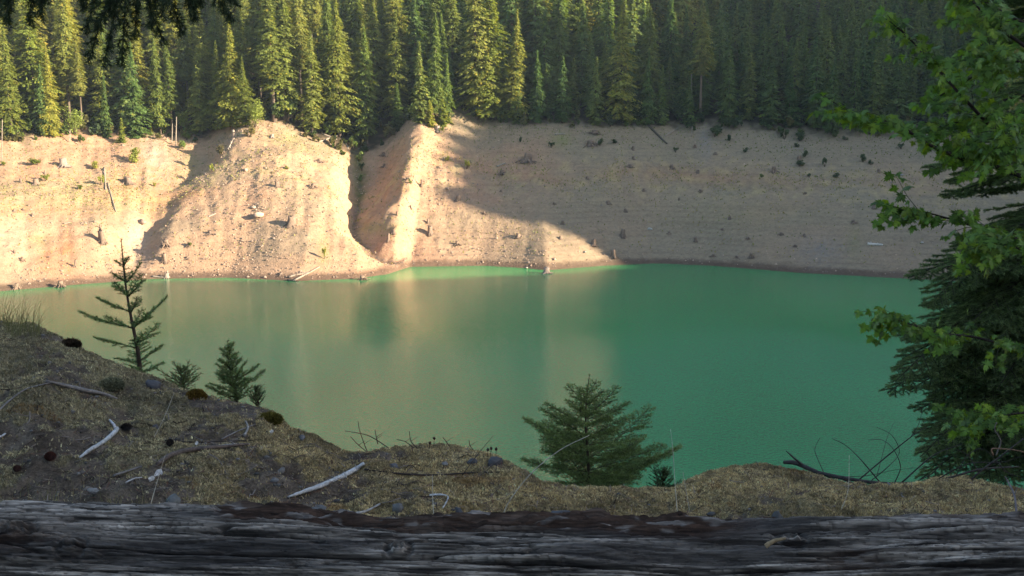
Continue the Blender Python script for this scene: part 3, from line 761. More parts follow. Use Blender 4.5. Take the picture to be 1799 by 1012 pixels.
# broadleaf trees at the forest edge
blv = [leafy(90+i, 2.6, 7, 1500, .34, (1, 1, 1), lob=9) for i in range(3)]
for i, (px, py, hp, c, lab) in enumerate([
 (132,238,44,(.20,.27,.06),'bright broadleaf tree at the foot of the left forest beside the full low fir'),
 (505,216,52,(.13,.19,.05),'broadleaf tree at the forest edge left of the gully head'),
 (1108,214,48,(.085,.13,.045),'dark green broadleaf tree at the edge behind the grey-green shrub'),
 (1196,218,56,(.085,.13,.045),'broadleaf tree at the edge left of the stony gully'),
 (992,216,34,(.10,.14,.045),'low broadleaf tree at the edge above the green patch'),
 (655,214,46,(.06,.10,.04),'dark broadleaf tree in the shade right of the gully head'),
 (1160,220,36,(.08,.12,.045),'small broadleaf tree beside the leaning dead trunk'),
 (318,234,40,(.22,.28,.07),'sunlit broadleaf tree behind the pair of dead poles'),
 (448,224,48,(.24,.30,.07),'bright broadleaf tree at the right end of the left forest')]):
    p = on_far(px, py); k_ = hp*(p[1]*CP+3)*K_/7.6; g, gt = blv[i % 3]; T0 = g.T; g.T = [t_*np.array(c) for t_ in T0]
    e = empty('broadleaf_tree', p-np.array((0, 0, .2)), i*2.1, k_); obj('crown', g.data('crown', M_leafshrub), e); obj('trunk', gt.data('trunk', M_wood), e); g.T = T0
    tag(e, lab, 'broadleaf tree', 'broadleaf trees at the forest edge')
# boulders
def rock_geo(seed, flat=.7):
    rs = np.random.RandomState(seed); n1, n2 = 9, 6; V = []
    for i in range(n2+1):
        ph = math.pi*i/n2
        for j in range(n1):
            th = 2*math.pi*j/n1; d = np.array((math.sin(ph)*math.cos(th), math.sin(ph)*math.sin(th), math.cos(ph)))
            r = 1+.28*math.sin(d[0]*3+seed)*math.cos(d[1]*4+seed*2)+.12*math.sin(d[2]*5+seed)+.08*rs.uniform(-1, 1)
            V.append(d*r*np.array((1, .85, flat))*.5)
    V = np.array(V); i = np.arange(n2)[:, None]*n1; j = np.arange(n1)[None]; j2 = (j+1) % n1
    return V, np.stack([i+j, i+n1+j, i+n1+j2, i+j2], -1).reshape(-1, 4)
for i, (px, py, s_, c, lab) in enumerate([
 (1142,404,9,(.42,.40,.36),'pale boulder alone in the middle of the shaded bank'),
 (1028,444,6,(.30,.27,.23),'small boulder just left of the stump in the last strip of sun'),
 (786,332,9,(.36,.28,.22),'sunlit boulder on the upper middle spur'),
 (1584,308,7,(.34,.34,.30),'pale flat boulder on the right bank near the fir branches'),
 (1620,427,6,(.55,.52,.48),'small white boulder low at the right beside the branches'),
 (925,471,5,(.55,.46,.38),'small pale rock on the shore left of the rounded stump'),
 (250,392,16,(.36,.26,.20),'brown rock outcrop in the chute above the little gully'),
 (455,380,18,(.46,.34,.26),'low rounded rock outcrop in the rubble of the big spur'),
 (432,300,12,(.44,.33,.25),'rough rock outcrop on the crest of the big spur'),
 (445,366,10,(.46,.35,.27),'small rock outcrop directly uphill of the low rounded one')]):
    p = on_far(px, py); s = s_*235*K_; g = Geo(); V, Fq = rock_geo(i+3); g.add(V, Fq, c)
    o = obj('boulder', g.data('boulder', M_stone), None, p+np.array((0, 0, s*.1))); o.scale = (s, s*.8, s*.7); o.rotation_euler = (0, 0, i)
    tag(o, lab, 'boulder', 'boulders on the drained bank')
# bushes:  (px, py foot, w px, h px, colour, label)
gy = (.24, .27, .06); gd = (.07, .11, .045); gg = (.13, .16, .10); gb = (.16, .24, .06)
BU = [
 (66,290,32,12,gy,'long low yellow-green bush on the far left bank'),(231,287,32,24,gy,'rounded bright bush on the left bank uphill of the wide root stump'),
 (80,319,16,12,gy,'round green tuft beside the brown stump'),(142,333,14,8,gy,'small green tuft right of the round one, alone on the left bank'),
 (8,291,14,8,gy,'flat tuft at the left edge of the bank'),(165,297,22,12,gy,'sparse bush next to the fallen logs of the left bank, upper one'),
 (178,325,14,16,gy,'upright bush touching the long thin pole'),(272,328,10,7,gy,'small green tuft on the pale chute'),
 (322,262,20,16,gb,'bright bush below the pair of dead poles'),(328,246,26,20,gb,'leafy bush at the forest edge right of the dead poles'),
 (371,303,12,14,gy,'small bright shrub in the shade left of the big spur crest'),(388,272,20,16,(.14,.13,.06),'brownish shrub on the shaded left side of the big spur'),
 (440,240,30,18,(.22,.20,.07),'golden shrub on the top of the big spur'),(505,298,10,6,gy,'flat tuft on the upper right of the big spur'),
 (820,297,18,14,gy,'sunlit bush where the middle spur meets the shadow'),(786,283,12,8,gy,'sunlit tuft on the upper middle spur'),
 (775,232,14,10,gy,'bright low bush beside the silver-grey upturned stump'),(722,323,8,8,gb,'green tuft on the ridge line beside the thin upright snag'),
 (968,260,14,10,gd,'dark round bush right of the green patch on the shaded bank'),(914,250,8,9,gd,'small dark bush above the big mound of roots'),
 (1053,256,14,13,gd,'dark bush touching the right side of the sprawling root wad'),(1082,252,16,7,gd,'flat dark bush right of the sprawling root wad'),
 (1187,268,10,9,gd,'small round bush right of the long dark fallen trunk'),(1072,222,30,24,gg,'grey-green rounded shrub at the forest edge'),
 (1255,240,36,22,gd,'wide dark shrub at the forest edge above the stony gully'),(1282,248,14,10,gd,'small dark bush right of the wide dark shrub'),
 (1378,245,20,18,gd,'dark shrub at the forest edge on the right, left one of two'),(1405,248,26,16,gd,'dark shrub at the forest edge on the right, right one of two'),
 (1404,292,24,11,gd,'low dark bush touching the stump on the upper right bank'),(1414,276,16,11,gd,'low dark bush just uphill of the stump on the upper right bank'),
 (1449,293,13,15,gd,'upright dark bush alone on the upper right bank'),(1516,285,15,13,gd,'round dark bush of the right-hand pair, left one'),
 (1529,290,13,9,gd,'round dark bush of the right-hand pair, right one'),(1467,312,16,8,gd,'flat dark bush lowest on the right bank'),
 (1422,312,10,7,gd,'small dark tuft below the bushes of the upper right bank'),(1338,312,10,6,gb,'small green tuft left of the large ragged stump'),
 (1485,247,14,8,gd,'dark bush just below the forest edge near the maple tips'),(1308,268,12,8,gd,'faint dark bush right of the low dark stump'),
 (1583,262,16,10,gd,'dark bush under the maple tips'),(1400,259,14,7,gd,'flat dark bush uphill of the thin pale pole'),
 (622,262,20,20,gb,'leafy green bush at the top of the gully'),(630,282,18,14,gb,'leafy green bush in the gully, second from the top'),(636,300,16,14,gd,'dark green bush in the gully, third from the top'),
 (618,240,24,24,gd,'dark leafy shrub at the head of the gully'),(644,268,14,10,gd,'dark bush on the right side of the upper gully'),(631,318,12,10,gb,'lowest leafy bush in the gully'),
 (570,455,8,20,gy,'narrow green patch of herbs above the log jumble'),(335,432,10,6,gy,'thin tuft beside the small upper stump right of the little gully'),
]
bush = [leafy(60+i, .5, .8, 420, .11, (1, 1, 1), lob=5) for i in range(4)]
_bm = {}
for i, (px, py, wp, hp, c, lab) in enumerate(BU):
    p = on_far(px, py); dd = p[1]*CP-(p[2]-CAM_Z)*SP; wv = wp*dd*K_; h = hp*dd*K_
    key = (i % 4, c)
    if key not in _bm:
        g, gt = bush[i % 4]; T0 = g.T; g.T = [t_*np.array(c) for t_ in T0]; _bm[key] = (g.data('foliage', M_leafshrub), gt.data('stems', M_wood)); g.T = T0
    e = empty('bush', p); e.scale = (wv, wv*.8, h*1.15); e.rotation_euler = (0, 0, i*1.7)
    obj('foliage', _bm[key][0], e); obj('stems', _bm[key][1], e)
    tag(e, lab, 'bush', 'bushes on the drained bank')
# understorey along the forest edge and loose stuff on the bank
def scatter(n, seed, pxr, tr, dens=None):
    rs = np.random.RandomState(seed); px = rs.uniform(*pxr, n*3); t = rs.uniform(*tr, n*3)
    x = (px-899.5)*K_*225; y = shore_y(x)+t*(top_y(x)-shore_y(x)); x = (px-899.5)*K_*(y*CP+15*SP)
    y = shore_y(x)+t*(top_y(x)-shore_y(x))
    if dens is not None: k = rs.rand(len(px)) < dens(px, t); px, t, x, y = px[k], t[k], x[k], y[k]
    px, t, x, y = px[:n], t[:n], x[:n], y[:n]
    return px, t, np.column_stack([x, y, zfar(x, y)]), rs
px, t, P, rs = scatter(1700, 8, (-60, 1720), (.985, 1.75), lambda px, t: (.25+.75*(fbm(px*.03, t*2, 2) > -.1))*np.where(t < 1.02, .35, 1))
g = Geo(); bl = [leafy(80+i, .5, .8, 130, .2, (1, 1, 1), lob=3, stems=False)[0] for i in range(4)]
for i in range(len(P)):
    V = np.concatenate(bl[i % 4].V); T_ = np.concatenate(bl[i % 4].T); sc_ = rs.uniform(1.2, 3.4)
    c = np.array([(.10, .15, .035), (.07, .11, .035), (.13, .13, .045), (.06, .095, .04)][rs.randint(4)])*rs.uniform(.7, 1.2)
    a = rs.rand()*6.28; Rm = np.array(((math.cos(a), -math.sin(a), 0), (math.sin(a), math.cos(a), 0), (0, 0, 1)))
    W = V @ Rm.T*np.array((sc_, sc_, sc_*rs.uniform(.7, 1.5)))+P[i]-np.array((0, 0, .1)); i4 = np.arange(len(V)//4)[:, None]*4
    g.add(W, i4+np.array([[0, 1, 2, 3]]), T_*c)
tag(obj('undergrowth', g.data('undergrowth', M_leafshrub)), 'tangled leafy undergrowth along the foot of the forest', 'undergrowth', kind='stuff')
# rubble
def rub(px, t): return np.clip(.10+.9*np.exp(-((px-470)/110)**2)+.8*np.exp(-((px-775)/60)**2)*(t > .3)+.5*(t < .12)+.5*np.exp(-((px-190)/60)**2)*(t > .75)+.3*(fbm(px*.02, t*4, 2) > .2), 0, 1)*(1-.65*(px > 980))
px, t, P, rs = scatter(15000, 9, (-80, 1720), (.01, 1.0), rub)
oc = np.array([(1,0,0),(0,1,0),(-1,0,0),(0,-1,0),(0,0,1)])*.5; of = np.array([[0,1,4],[1,2,4],[2,3,4],[3,0,4]])
n = len(P); s = (.10+.38*rs.rand(n)**4)*np.where((px > 1000), .8, 1.0); s = np.where(rs.rand(n) < .012, s+.35, s)
V = oc[None]*(1+.5*(rs.rand(n, 5, 1)-.5))*s[:, None, None]*np.array((1.2, 1, 1.3)); a = rs.rand(n)*6.28
ca, sa = np.cos(a)[:, None], np.sin(a)[:, None]; V = np.stack([V[..., 0]*ca-V[..., 1]*sa, V[..., 0]*sa+V[..., 1]*ca, V[..., 2]+.12*s[:, None]*0], -1)+P[:, None]
tc_ = np.array((.40, .29, .21))[None]*rs.uniform(.55, 1.35, (n, 1)); tc_[rs.rand(n) < .12] = (.22, .18, .15)
g = Geo(); g.add(V.reshape(-1, 3), (np.arange(n)[:, None, None]*5+of[None]).reshape(-1, 3), np.repeat(tc_, 5, 0))
tag(obj('rubble', g.data('rubble', M_stone)), 'loose tan stones strewn over the drained bank', 'stones', kind='stuff')
# dry grass and herbs in tufts
def gr(px, t): return np.clip(.9*np.exp(-((t-.62)/.12)**2)*(fbm(px*.02, t*5, 3) > -.05)+.7*np.exp(-((px-150)/140)**2)*np.exp(-((t-.62)/.12)**2)+.5*np.exp(-((px-660)/50)**2-((t-.28)/.08)**2)+.35*np.exp(-((px-850)/80)**2-((t-.24)/.1)**2)+.3*(t > .85)+.10, 0, 1)
px, t, P, rs = scatter(16000, 10, (-80, 1720), (.08, 1.06), gr)
n = len(P); h = .12+.25*rs.rand(n); a = rs.rand(n)*6.28; d = np.column_stack([np.cos(a), np.sin(a), np.zeros(n)])
V = np.stack([P-d*h[:, None]*.5, P+d*h[:, None]*.5, P+np.column_stack([(rs.rand(n)-.5)*.2, (rs.rand(n)-.5)*.2, h])], 1)
cc = np.array([(.40, .31, .13), (.30, .28, .10), (.20, .23, .07)])[np.where(t > .8, 2, rs.randint(0, 3, n))]*rs.uniform(.7, 1.2, (n, 1))
g = Geo(); g.add(V.reshape(-1, 3), np.arange(n*3).reshape(-1, 3), np.repeat(cc, 3, 0))
tag(obj('dry_grass', g.data('dry_grass', M_leafshrub)), 'thin dry yellow grass and herbs in patches on the drained bank', 'grass', kind='stuff')
# ================================================================== near bank (viewpoint side)
EDGE = [(-600,600,5.6),(-200,570,5.6),(0,567,5.6),(60,572,5.5),(128,607,5.35),(152,620,5.3),(230,652,5.3),(300,676,5.2),(330,692,5.1),(372,700,5.1),(440,716,5.0),(478,724,5.0),(512,757,4.9),(560,772,4.85),(600,797,4.8),(640,800,4.75),(690,792,4.9),(740,786,5.0),(780,785,5.0),(860,801,4.9),(905,822,4.7),(950,851,4.55),(1010,861,4.5),(1100,864,4.5),(1180,863,4.6),(1232,838,4.9),(1290,823,5.1),(1340,820,5.15),(1400,831,5.1),(1470,850,4.8),(1530,857,4.7),(1600,856,4.7),(1650,843,4.9),(1690,841,4.95),(1750,858,4.8),(1799,866,4.7),(2100,860,4.7),(2600,830,4.8)]
_ed = []
for px, py, E in EDGE:
    p = at_y(px, py, E); _ed.append((p[0]/p[1], E, p[2]))
_ed = np.array(_ed)
def znear(x, y, full=False):
    x = np.atleast_1d(np.asarray(x, float)); y = np.atleast_1d(np.asarray(y, float)); x, y = np.broadcast_arrays(x, y)
    a = x/np.maximum(y, .6)
    E = np.interp(a, _ed[:, 0], _ed[:, 1]); ze = np.interp(a, _ed[:, 0], _ed[:, 2])
    y0 = 2.9; z0 = CAM_Z-1.50+.06*sstep(0, -2.5, x)
    s = (y-y0)/(E-y0)
    left = sstep(-.05, -.45, a)
    f = np.clip(s, 0, 1); f = f*(1-.35*left)+.35*left*f*f*(3-2*f)
    z = z0+(ze-z0)*f
    bulge = np.sin(np.pi*np.clip(s, 0, 1))
    z = z+bulge*(-.05+.05*left)
    m = sstep(.03, .3, s)*(1-sstep(.82, .99, s))
    z = z+m*(.075*fbm(x*1.3+4, y*1.3, 2)+.03*fbm(x*4, y*4+8, 3))
    d = np.clip(y-E, 0, None); z = z-(d*d*2.2/(d+.5))*.82-np.clip(d-25, 0, None)*.0
    z = z+(.010*fbm(x*14, y*14, 3)+.030*m*(.35-np.abs(noise(x*5.5, y*7)))+.016*(.3-np.abs(noise(x*13+4, y*16))))*(y < 8)*(y > 2)
    back = np.clip(-1.0-y, 0, None); z = z+back*.3
    z = np.maximum(z, -6)
    return (z, s, E) if full else z
def on_near(px, py, lift=0.0):
    d = ray(px, py); Y = np.linspace(2.6, 7.5, 1500); p = CAM[None]+d[None]*(Y/d[1])[:, None]
    z = znear(p[:, 0], p[:, 1]); hit = np.nonzero(p[:, 2] <= z)[0]
    if len(hit): i = hit[0]
    else: i = int(np.argmin(p[:, 2]-z))
    return np.array((p[i, 0], p[i, 1], float(z[i])+lift))
xs = axis([(-140,-20,10),(-20,-6,1.0),(-6,-3.4,.12),(-3.4,3.4,.02),(3.4,6,.12),(6,20,1.0),(20,140,10)])
ys = axis([(-60,-6,6),(-6,2.5,.4),(2.5,6.4,.02),(6.4,9,.1),(9,20,1),(20,62,6)])
X, Y = np.meshgrid(xs, ys); Z, S_, E_ = znear(X, Y, True)
dirt = np.array((.12, .095, .072)); mosst = np.array((.55, .44, .24)); mossg = np.array((.40, .35, .215)); rustm = np.array((.20, .11, .04))
PXg = px_of(X, Y, Z)
def moss_amount(px, s, x, y):
    b = fbm(x*2.1+3, y*2.1, 4)+.5*noise(x*7, y*7)+.55*noise(x*17, y*20)
    bias = np.interp(px, (-50, 200, 420, 620, 760, 1799), (.10, .02, -.10, .18, .42, .48))
    bias = bias + .35*sstep(.5, .95, s)*(px > 450)+.25*(px < 330)*sstep(.45, .8, s) - .35*(1-sstep(.12, .4, s))*(px < 520) + .10
    return sstep(-.12, .25, b+bias)
MO = moss_amount(PXg, S_, X, Y)
C = np.broadcast_to(dirt, X.shape+(3,))*(1+.5*fbm(X*9, Y*9, 3))[..., None]
gl = sstep(560, 250, PXg)[..., None]
C = C*(1-.8*MO[..., None])+(mosst*(1-gl)+mossg*gl)*.55*.8*MO[..., None]
C = lay(C, dirt*.8, sstep(1.0, 1.06, S_))
m, t, out = nodes('mossy earth'); nA = noise_node(t, 90, 4, .7); nB = noise_node(t, 18, 4, .6)
fA = ramp(t, nA.outputs[0], [(.3, .5), (.5, 1.), (.72, 1.7)]); fB = ramp(t, nB.outputs[0], [(.3, .75), (.7, 1.2)])
principled(t, out, mixc(t, mixc(t, attr(t), fA.outputs[0], 1., 'MULTIPLY'), fB.outputs[0], 1., 'MULTIPLY'), .95, .1, bump(t, nA.outputs[0], .8, .012))
tag(obj('ground', mesh_data('ground', np.stack([X, Y, Z], -1).reshape(-1, 3), [grid_faces(len(xs), len(ys))], m, True, C.reshape(-1, 3))), 'mossy stony ground of the near bank', kind='structure')

M_moss = mat_foliage('moss and litter', .12, 0, .9, (1.1, 1.1, .9), .05)
rs = np.random.RandomState(21)
def near_pts(n, seed, pxr=(-60, 1860), ymax=1.03, ymin=0.0):
    r2 = np.random.RandomState(seed); px = r2.uniform(*pxr, n); a = (px-899.5)*K_/CP*1.0
    s = r2.uniform(ymin, ymax, n)**.9; E = np.interp(a, _ed[:, 0], _ed[:, 1]); y = 2.75+s*(E-2.75); x = a*(y*CP+1.6*SP)*CP
    z, s, _ = znear(x, y, True); return px_of(x, y, z), s, np.column_stack([x, y, z]), r2
# moss cushions: short crossing fronds
px, s, P, r2 = near_pts(430000, 22, ymax=1.08)
k = r2.rand(len(px)) < (.04+.96*moss_amount(px, s, P[:, 0], P[:, 1])); px, s, P = px[k], s[k], P[k]
n = len(P); h = (.004+.008*r2.rand(n))*(1+.5*noise(P[:, 0]*5, P[:, 1]*5)); a = r2.rand(n)*6.28
d = np.column_stack([np.cos(a), np.sin(a), np.zeros(n)])*(.0016+.0022*r2.rand(n))[:, None]; tip = np.column_stack([(r2.rand(n)-.5)*.015, (r2.rand(n)-.5)*.015-.002, h])
V = np.stack([P-d, P+d, P+tip+d*.4, P+tip-d*.4], 1)
gl = sstep(560, 230, px+60*fbm(P[:, 0]*2, P[:, 1]*2, 2))[:, None]
cc = (mosst*(1-gl)+mossg*gl)*(.5+.8*r2.rand(n, 1))*np.clip(1+.45*fbm(P[:, 0]*3, P[:, 1]*3, 3)+.35*noise(P[:, 0]*16, P[:, 1]*18), .3, 1.6)[:, None]
rm = (fbm(P[:, 0]*1.7+9, P[:, 1]*1.7, 3) > .62)[:, None]; cc = np.where(rm, cc*.5+rustm*.6, cc)
cc = np.where((r2.rand(n, 1) < .05), cc*1.8, cc)
g = Geo(); g.add(V.reshape(-1, 3), np.arange(n*4).reshape(-1, 4), np.repeat(np.clip(cc, .01, 1), 4, 0))
tag(obj('moss', g.data('moss', M_moss)), 'dry tan moss cushions covering the near bank', 'moss', kind='stuff')
# litter: needles, bark bits, twiglets
px, s, P, r2 = near_pts(15000, 23)
n = len(P); a = r2.rand(n)*6.28; L = (.008+.035*r2.rand(n)**2); wd = .0012+.0014*r2.rand(n)
d = np.column_stack([np.cos(a), np.sin(a), (r2.rand(n)-.4)*.5])*L[:, None]; q = np.column_stack([-np.sin(a), np.cos(a), np.zeros(n)])*wd[:, None]
P = P+np.array((0, 0, .006)); V = np.stack([P-d-q, P+d-q*.6, P+d+q*.6, P-d+q], 1)
cc = np.array([(.12, .09, .07), (.05, .038, .03), (.26, .22, .17), (.16, .09, .05)])[r2.choice(4, n, p=[.4, .3, .14, .16])]*r2.uniform(.7, 1.3, (n, 1))
g = Geo(); g.add(V.reshape(-1, 3), np.arange(n*4).reshape(-1, 4), np.repeat(cc, 4, 0))
px, s, P, r2 = near_pts(260, 44); 
for i in range(len(P)):
    if px[i] > 760 and r2.rand() < .6: continue
    L = r2.uniform(.03, .14); a = r2.rand()*6.28; q = np.linspace(-.5, .5, 5); c_ = r2.uniform(-.25, .25)
    W = np.column_stack([P[i, 0]+L*(q*math.cos(a)-c_*q*q*math.sin(a)*4*.5), P[i, 1]+L*(q*math.sin(a)+c_*q*q*math.cos(a)*4*.5), q*0]); W[:, 2] = znear(W[:, 0], W[:, 1])+.006+.01*r2.rand()
    add_tube(g, W, np.linspace(.0022, .0010, 5)*r2.uniform(.7, 1.5), 4, np.array([(.10, .085, .07), (.28, .25, .22), (.05, .04, .033)][r2.randint(3)]))
tag(obj('forest_litter', g.data('forest_litter', M_moss)), 'fallen needles, bark bits and twiglets on the near bank', 'litter', kind='stuff')
# gravel
px, s, P, r2 = near_pts(2600, 24); k = r2.rand(len(px)) < (1-.8*moss_amount(px, s, P[:, 0], P[:, 1])); P = P[k]
n = len(P); rv, rf = rock_geo(5, .6); g = Geo(); sz = .006+.018*r2.rand(n)**3
V = rv[None]*sz[:, None, None]*r2.uniform(.7, 1.4, (n, 1, 3))+P[:, None]+np.array((0, 0, .003)); nv = len(rv)
cc = np.array((.13, .125, .12))[None]*r2.uniform(.5, 1.7, (n, 1)); g.add(V.reshape(-1, 3), (np.arange(n)[:, None, None]*nv+rf[None]).reshape(-1, 4), np.repeat(cc, nv, 0))
tag(obj('gravel', g.data('gravel', M_stone)), 'small grey gravel in the bare earth of the near bank', 'gravel', kind='stuff')
# named stones
for i, (px, py, s_, c, lab) in enumerate([
 (165,865,17,(.26,.25,.24),'light grey stone in the dirt just above the log near the left'),
 (305,885,28,(.15,.155,.15),'flat grey stone touching the back of the log at the left'),
 (482,847,16,(.20,.19,.18),'rounded grey stone in the earth left of the long white branch'),
 (494,830,14,(.17,.165,.16),'small grey stone just uphill of the rounded one, left of the white branch'),
 (530,771,15,(.15,.15,.155),'grey stone at the brink of the bank left of the dip'),
 (691,822,16,(.13,.13,.14),'dark grey stone left of the twig on the central moss mound'),
 (782,817,13,(.24,.23,.22),'light grey stone on top of the central moss mound'),
 (830,813,16,(.10,.10,.105),'dark stone on the central moss mound beside the light one'),
 (868,817,28,(.075,.075,.08),'large dark angular stone on the right of the central moss mound'),
 (805,903,20,(.085,.09,.10),'dark blue-grey stone under the bent white stick'),
 (985,915,38,(.09,.09,.095),'wide dark stone touching the back of the log near the middle'),
 (1365,910,24,(.09,.09,.09),'dark stone in the moss just behind the log on the right'),
 (560,900,26,(.14,.14,.14),'grey stone half hidden behind the log left of the middle'),
 (272,753,14,(.09,.09,.10),'dark stone in the moss right of the short forked stick'),
 (268,680,26,(.10,.10,.11),'dark slab at the foot of the slender sapling'),
 (155,862,14,(.2,.17,.14),'brown stone touching the light grey stone near the left'),
 (700,897,26,(.14,.135,.13),'low grey stone in the moss below the twig'),
 (1250,905,12,(.11,.11,.11),'small dark stone behind the log right of the middle')]):
    p = on_near(px, py); s = s_*(p[1]*CP+.3)*K_*1.2; g = Geo(); V, Fq = rock_geo(i*3+1, .75); g.add(V, Fq, c)
    o = obj('stone', g.data('stone', M_stone), None, p+np.array((0, 0, s*.08))); o.scale = (s, s*.8, s*.8); o.rotation_euler = (.1, .1, i*1.3)
    tag(o, lab, 'stone', 'stones in the moss of the near bank')
for i, (px, py, w_, h_, c, lab) in enumerate([
 (345,695,26,22,(.16,.12,.025),'golden-brown moss clump on the brink left of the little sapling'),
 (474,735,34,20,(.14,.11,.03),'golden-brown moss clump hanging on the brink right of the little sapling'),
 (125,604,26,16,(.06,.045,.03),'dark brown heather-like clump on the brink of the left mound'),
 (196,675,34,20,(.20,.19,.13),'pale rounded moss cushion bulging on the left mound')]):
    p = on_near(px, py+4); k_ = (p[1]*CP)*K_; g = Geo(); rr = np.random.RandomState(i)
    V, Fq = rock_geo(i+9, .8); g.add(V*np.array((w_*k_*1.25, w_*k_, h_*k_*1.3)), Fq, np.array(c)*.4)
    nn_ = 5000; v = rr.randn(nn_, 3); v /= np.linalg.norm(v, axis=1, keepdims=True); v[:, 2] = abs(v[:, 2])*1.0-.15; b_ = v*np.array((w_*k_*.62, w_*k_*.5, h_*k_*.65))
    tip = b_*1.1+rr.randn(nn_, 3)*.005+np.array((0, -.004, .004)); q = np.cross(v, rr.randn(nn_, 3)); q = q/np.linalg.norm(q, axis=1, keepdims=True)*.004
    W = np.stack([b_-q, b_+q, tip+q*.3, tip-q*.3], 1); g.add(W.reshape(-1, 3), np.arange(nn_*4).reshape(-1, 4), np.repeat(np.array(c)*rr.uniform(.5, 1.6, (nn_, 1)), 4, 0))
    tag(obj('moss_clump', g.data('moss_clump', M_moss), None, p), lab, 'moss clump', 'moss clumps on the near bank')

# ------------------------------------------------------------------ the guard log
nx_, na = 1700, 320
xl = np.linspace(-2.4, 2.4, nx_); ang = np.concatenate([np.linspace(-5, 155, 290), np.linspace(158, 353, na-290)])*np.pi/180
A_, X_ = np.meshgrid(ang, xl, indexing='ij'); rad0 = .235-.012*X_/2.4
sarc = A_*.23
ctrz = np.interp(xl, (-2.4,-1.31,-.83,-.36,.15,.52,.87,1.31,2.4), (30.745,30.742,30.726,30.708,30.700,30.692,30.700,30.712,30.72))
plate = fbm(X_*1.1+3, sarc*16, 3); step = np.floor(plate*6)/6
crb = np.abs(fbm(X_*1.7+31, sarc*62, 3)); crackb = np.exp(-(crb/.05)**2)*sstep(-.3, .2, noise(X_*2.2+5, sarc*14))
cr = np.abs(fbm(X_*.9+11, sarc*26+.6*noise(X_*2, sarc*3), 3)); crack = np.exp(-(cr/.045)**2)*(.4+.6*sstep(-.2, .3, noise(X_*1.5, sarc*8)))
fib = fbm(X_*2.2, sarc*88, 4); fib2 = fbm(X_*7, sarc*185+3, 2)
topness = np.exp(-((A_*180/np.pi-68)/26)**2)
PXl = 899.5+F_PX*X_/2.62
rot = sstep(.15, .5, topness*(sstep(350, 420, PXl)*(1-sstep(1150, 1330, PXl)*.6))+.35*fbm(X_*1.6, sarc*9, 3)-.05)
rot = np.maximum(rot, sstep(.2, .6, np.exp(-((PXl-1360)/90)**2)*1.1*(A_ < 1.35)+.3*fbm(X_*3, sarc*12, 3)-.1))
rot = np.maximum(rot, .9*np.exp(-((PXl-60)/75)**2-((A_*180/np.pi-118)/9)**2))
rot = np.maximum(rot, .8*np.exp(-((PXl-1470)/60)**2-((A_*180/np.pi-122)/7)**2))
rotn = fbm(X_*4, sarc*60, 4)
plate2 = fbm(X_*2.6+13, sarc*44, 3); step2 = np.floor(plate2*5)/5
rr = rad0+.020*step+.009*step2+.010*fbm(X_*.8, sarc*5, 2)-.026*crack-.010*crackb+.0040*fib+.0022*fib2-rot*(.014+.020*rotn+.008*np.floor(rotn*5)/5)
def knot(pxk, deg, r_):
    global rr
    xk = (pxk-899.5)/F_PX*2.62; dx = (X_-xk); ds = (A_-deg*np.pi/180)*.23; q = np.sqrt((dx*.8)**2+ds**2)/r_
    rr = rr+.012*np.exp(-(q)**2)+.006*np.cos(q*9)*np.exp(-(q/1.3)**2)-.008*np.exp(-((q-1.5)/.35)**2)
    return np.exp(-((q-1.35)/.35)**2)
kd = knot(68, 113, .022)+knot(170, 124, .018)+knot(710, 118, .016)+knot(1378, 100, .022)
longc = np.exp(-((A_*180/np.pi-(126+2.2*noise(X_*1.3, X_*0)+2.0*X_))/1.0)**2)+.8*np.exp(-((A_*180/np.pi-(92-4*np.tanh(X_-.9)+2*noise(X_*2, X_*0+5)))/.9)**2)*(X_ > -.6)
rr = rr-.02*longc
Yl = 2.45-np.cos(A_-0)*0; yy = 2.45+rr*np.cos(A_); zz = ctrz[None]+rr*np.sin(A_)
gw = np.array((.205, .182, .158)); dk = np.array((.014, .010, .009)); br = np.array((.085, .045, .028)); mid = np.array((.065, .06, .058))
C = gw[None, None]*np.clip(.85+1.1*fib+.5*fbm(X_*2, sarc*30, 3)+.8*fib2, .12, 2.2)[..., None]
C = lay(C, dk, sstep(.05, .3, plate-step-.02)*.35+sstep(.12, .19, plate2-step2)*.55)
C = lay(C, mid*.8, sstep(.0, .5, fbm(X_*1.1+7, sarc*11, 3))*.8)
C = lay(C, br*(.6+.0), rot*.85); C = lay(C, dk, rot*sstep(-.1, .35, rotn)*.9)
C = lay(C, np.array((.32, .30, .28)), rot*sstep(.35, .5, fbm(X_*5, sarc*70+8, 3))*.5)
C = lay(C, dk, crack*.95); C = lay(C, dk, crackb*.75); C = lay(C, dk*.8, np.clip(longc, 0, 1)*.9); C = lay(C, dk, np.clip(kd, 0, 1)*.6); C = np.clip(C, .006, .8)
V = np.stack([X_, yy, zz], -1).reshape(-1, 3)
i = np.arange((na)*(nx_-1)); c_ = i % (nx_-1); r_ = i//(nx_-1); a_ = r_*nx_+c_; b_ = ((r_+1) % na)*nx_+c_
m, t, out = nodes('weathered log wood'); nA = noise_node(t, 60, 5, .7, sc3=(.12, 1, 1)); fA = ramp(t, nA.outputs[0], [(.3, .42), (.5, 1.), (.7, 1.6)]); nB = noise_node(t, 170, 4, .7, sc3=(.06, 1, 1)); fB = ramp(t, nB.outputs[0], [(.32, .45), (.5, 1.), (.7, 1.5)])
principled(t, out, mixc(t, mixc(t, attr(t), fA.outputs[0], 1., 'MULTIPLY'), fB.outputs[0], 1., 'MULTIPLY'), .85, .2, bump(t, nB.outputs[0], .7, .002, bump(t, nA.outputs[0], 1., .006)))
tag(obj('log', mesh_data('log', V, [np.stack([a_, b_, b_+1, a_+1], 1)], m, True, C.reshape(-1, 3))), 'huge weathered grey log with cracks, knots and a dark rotten top, along the foreground', 'log')

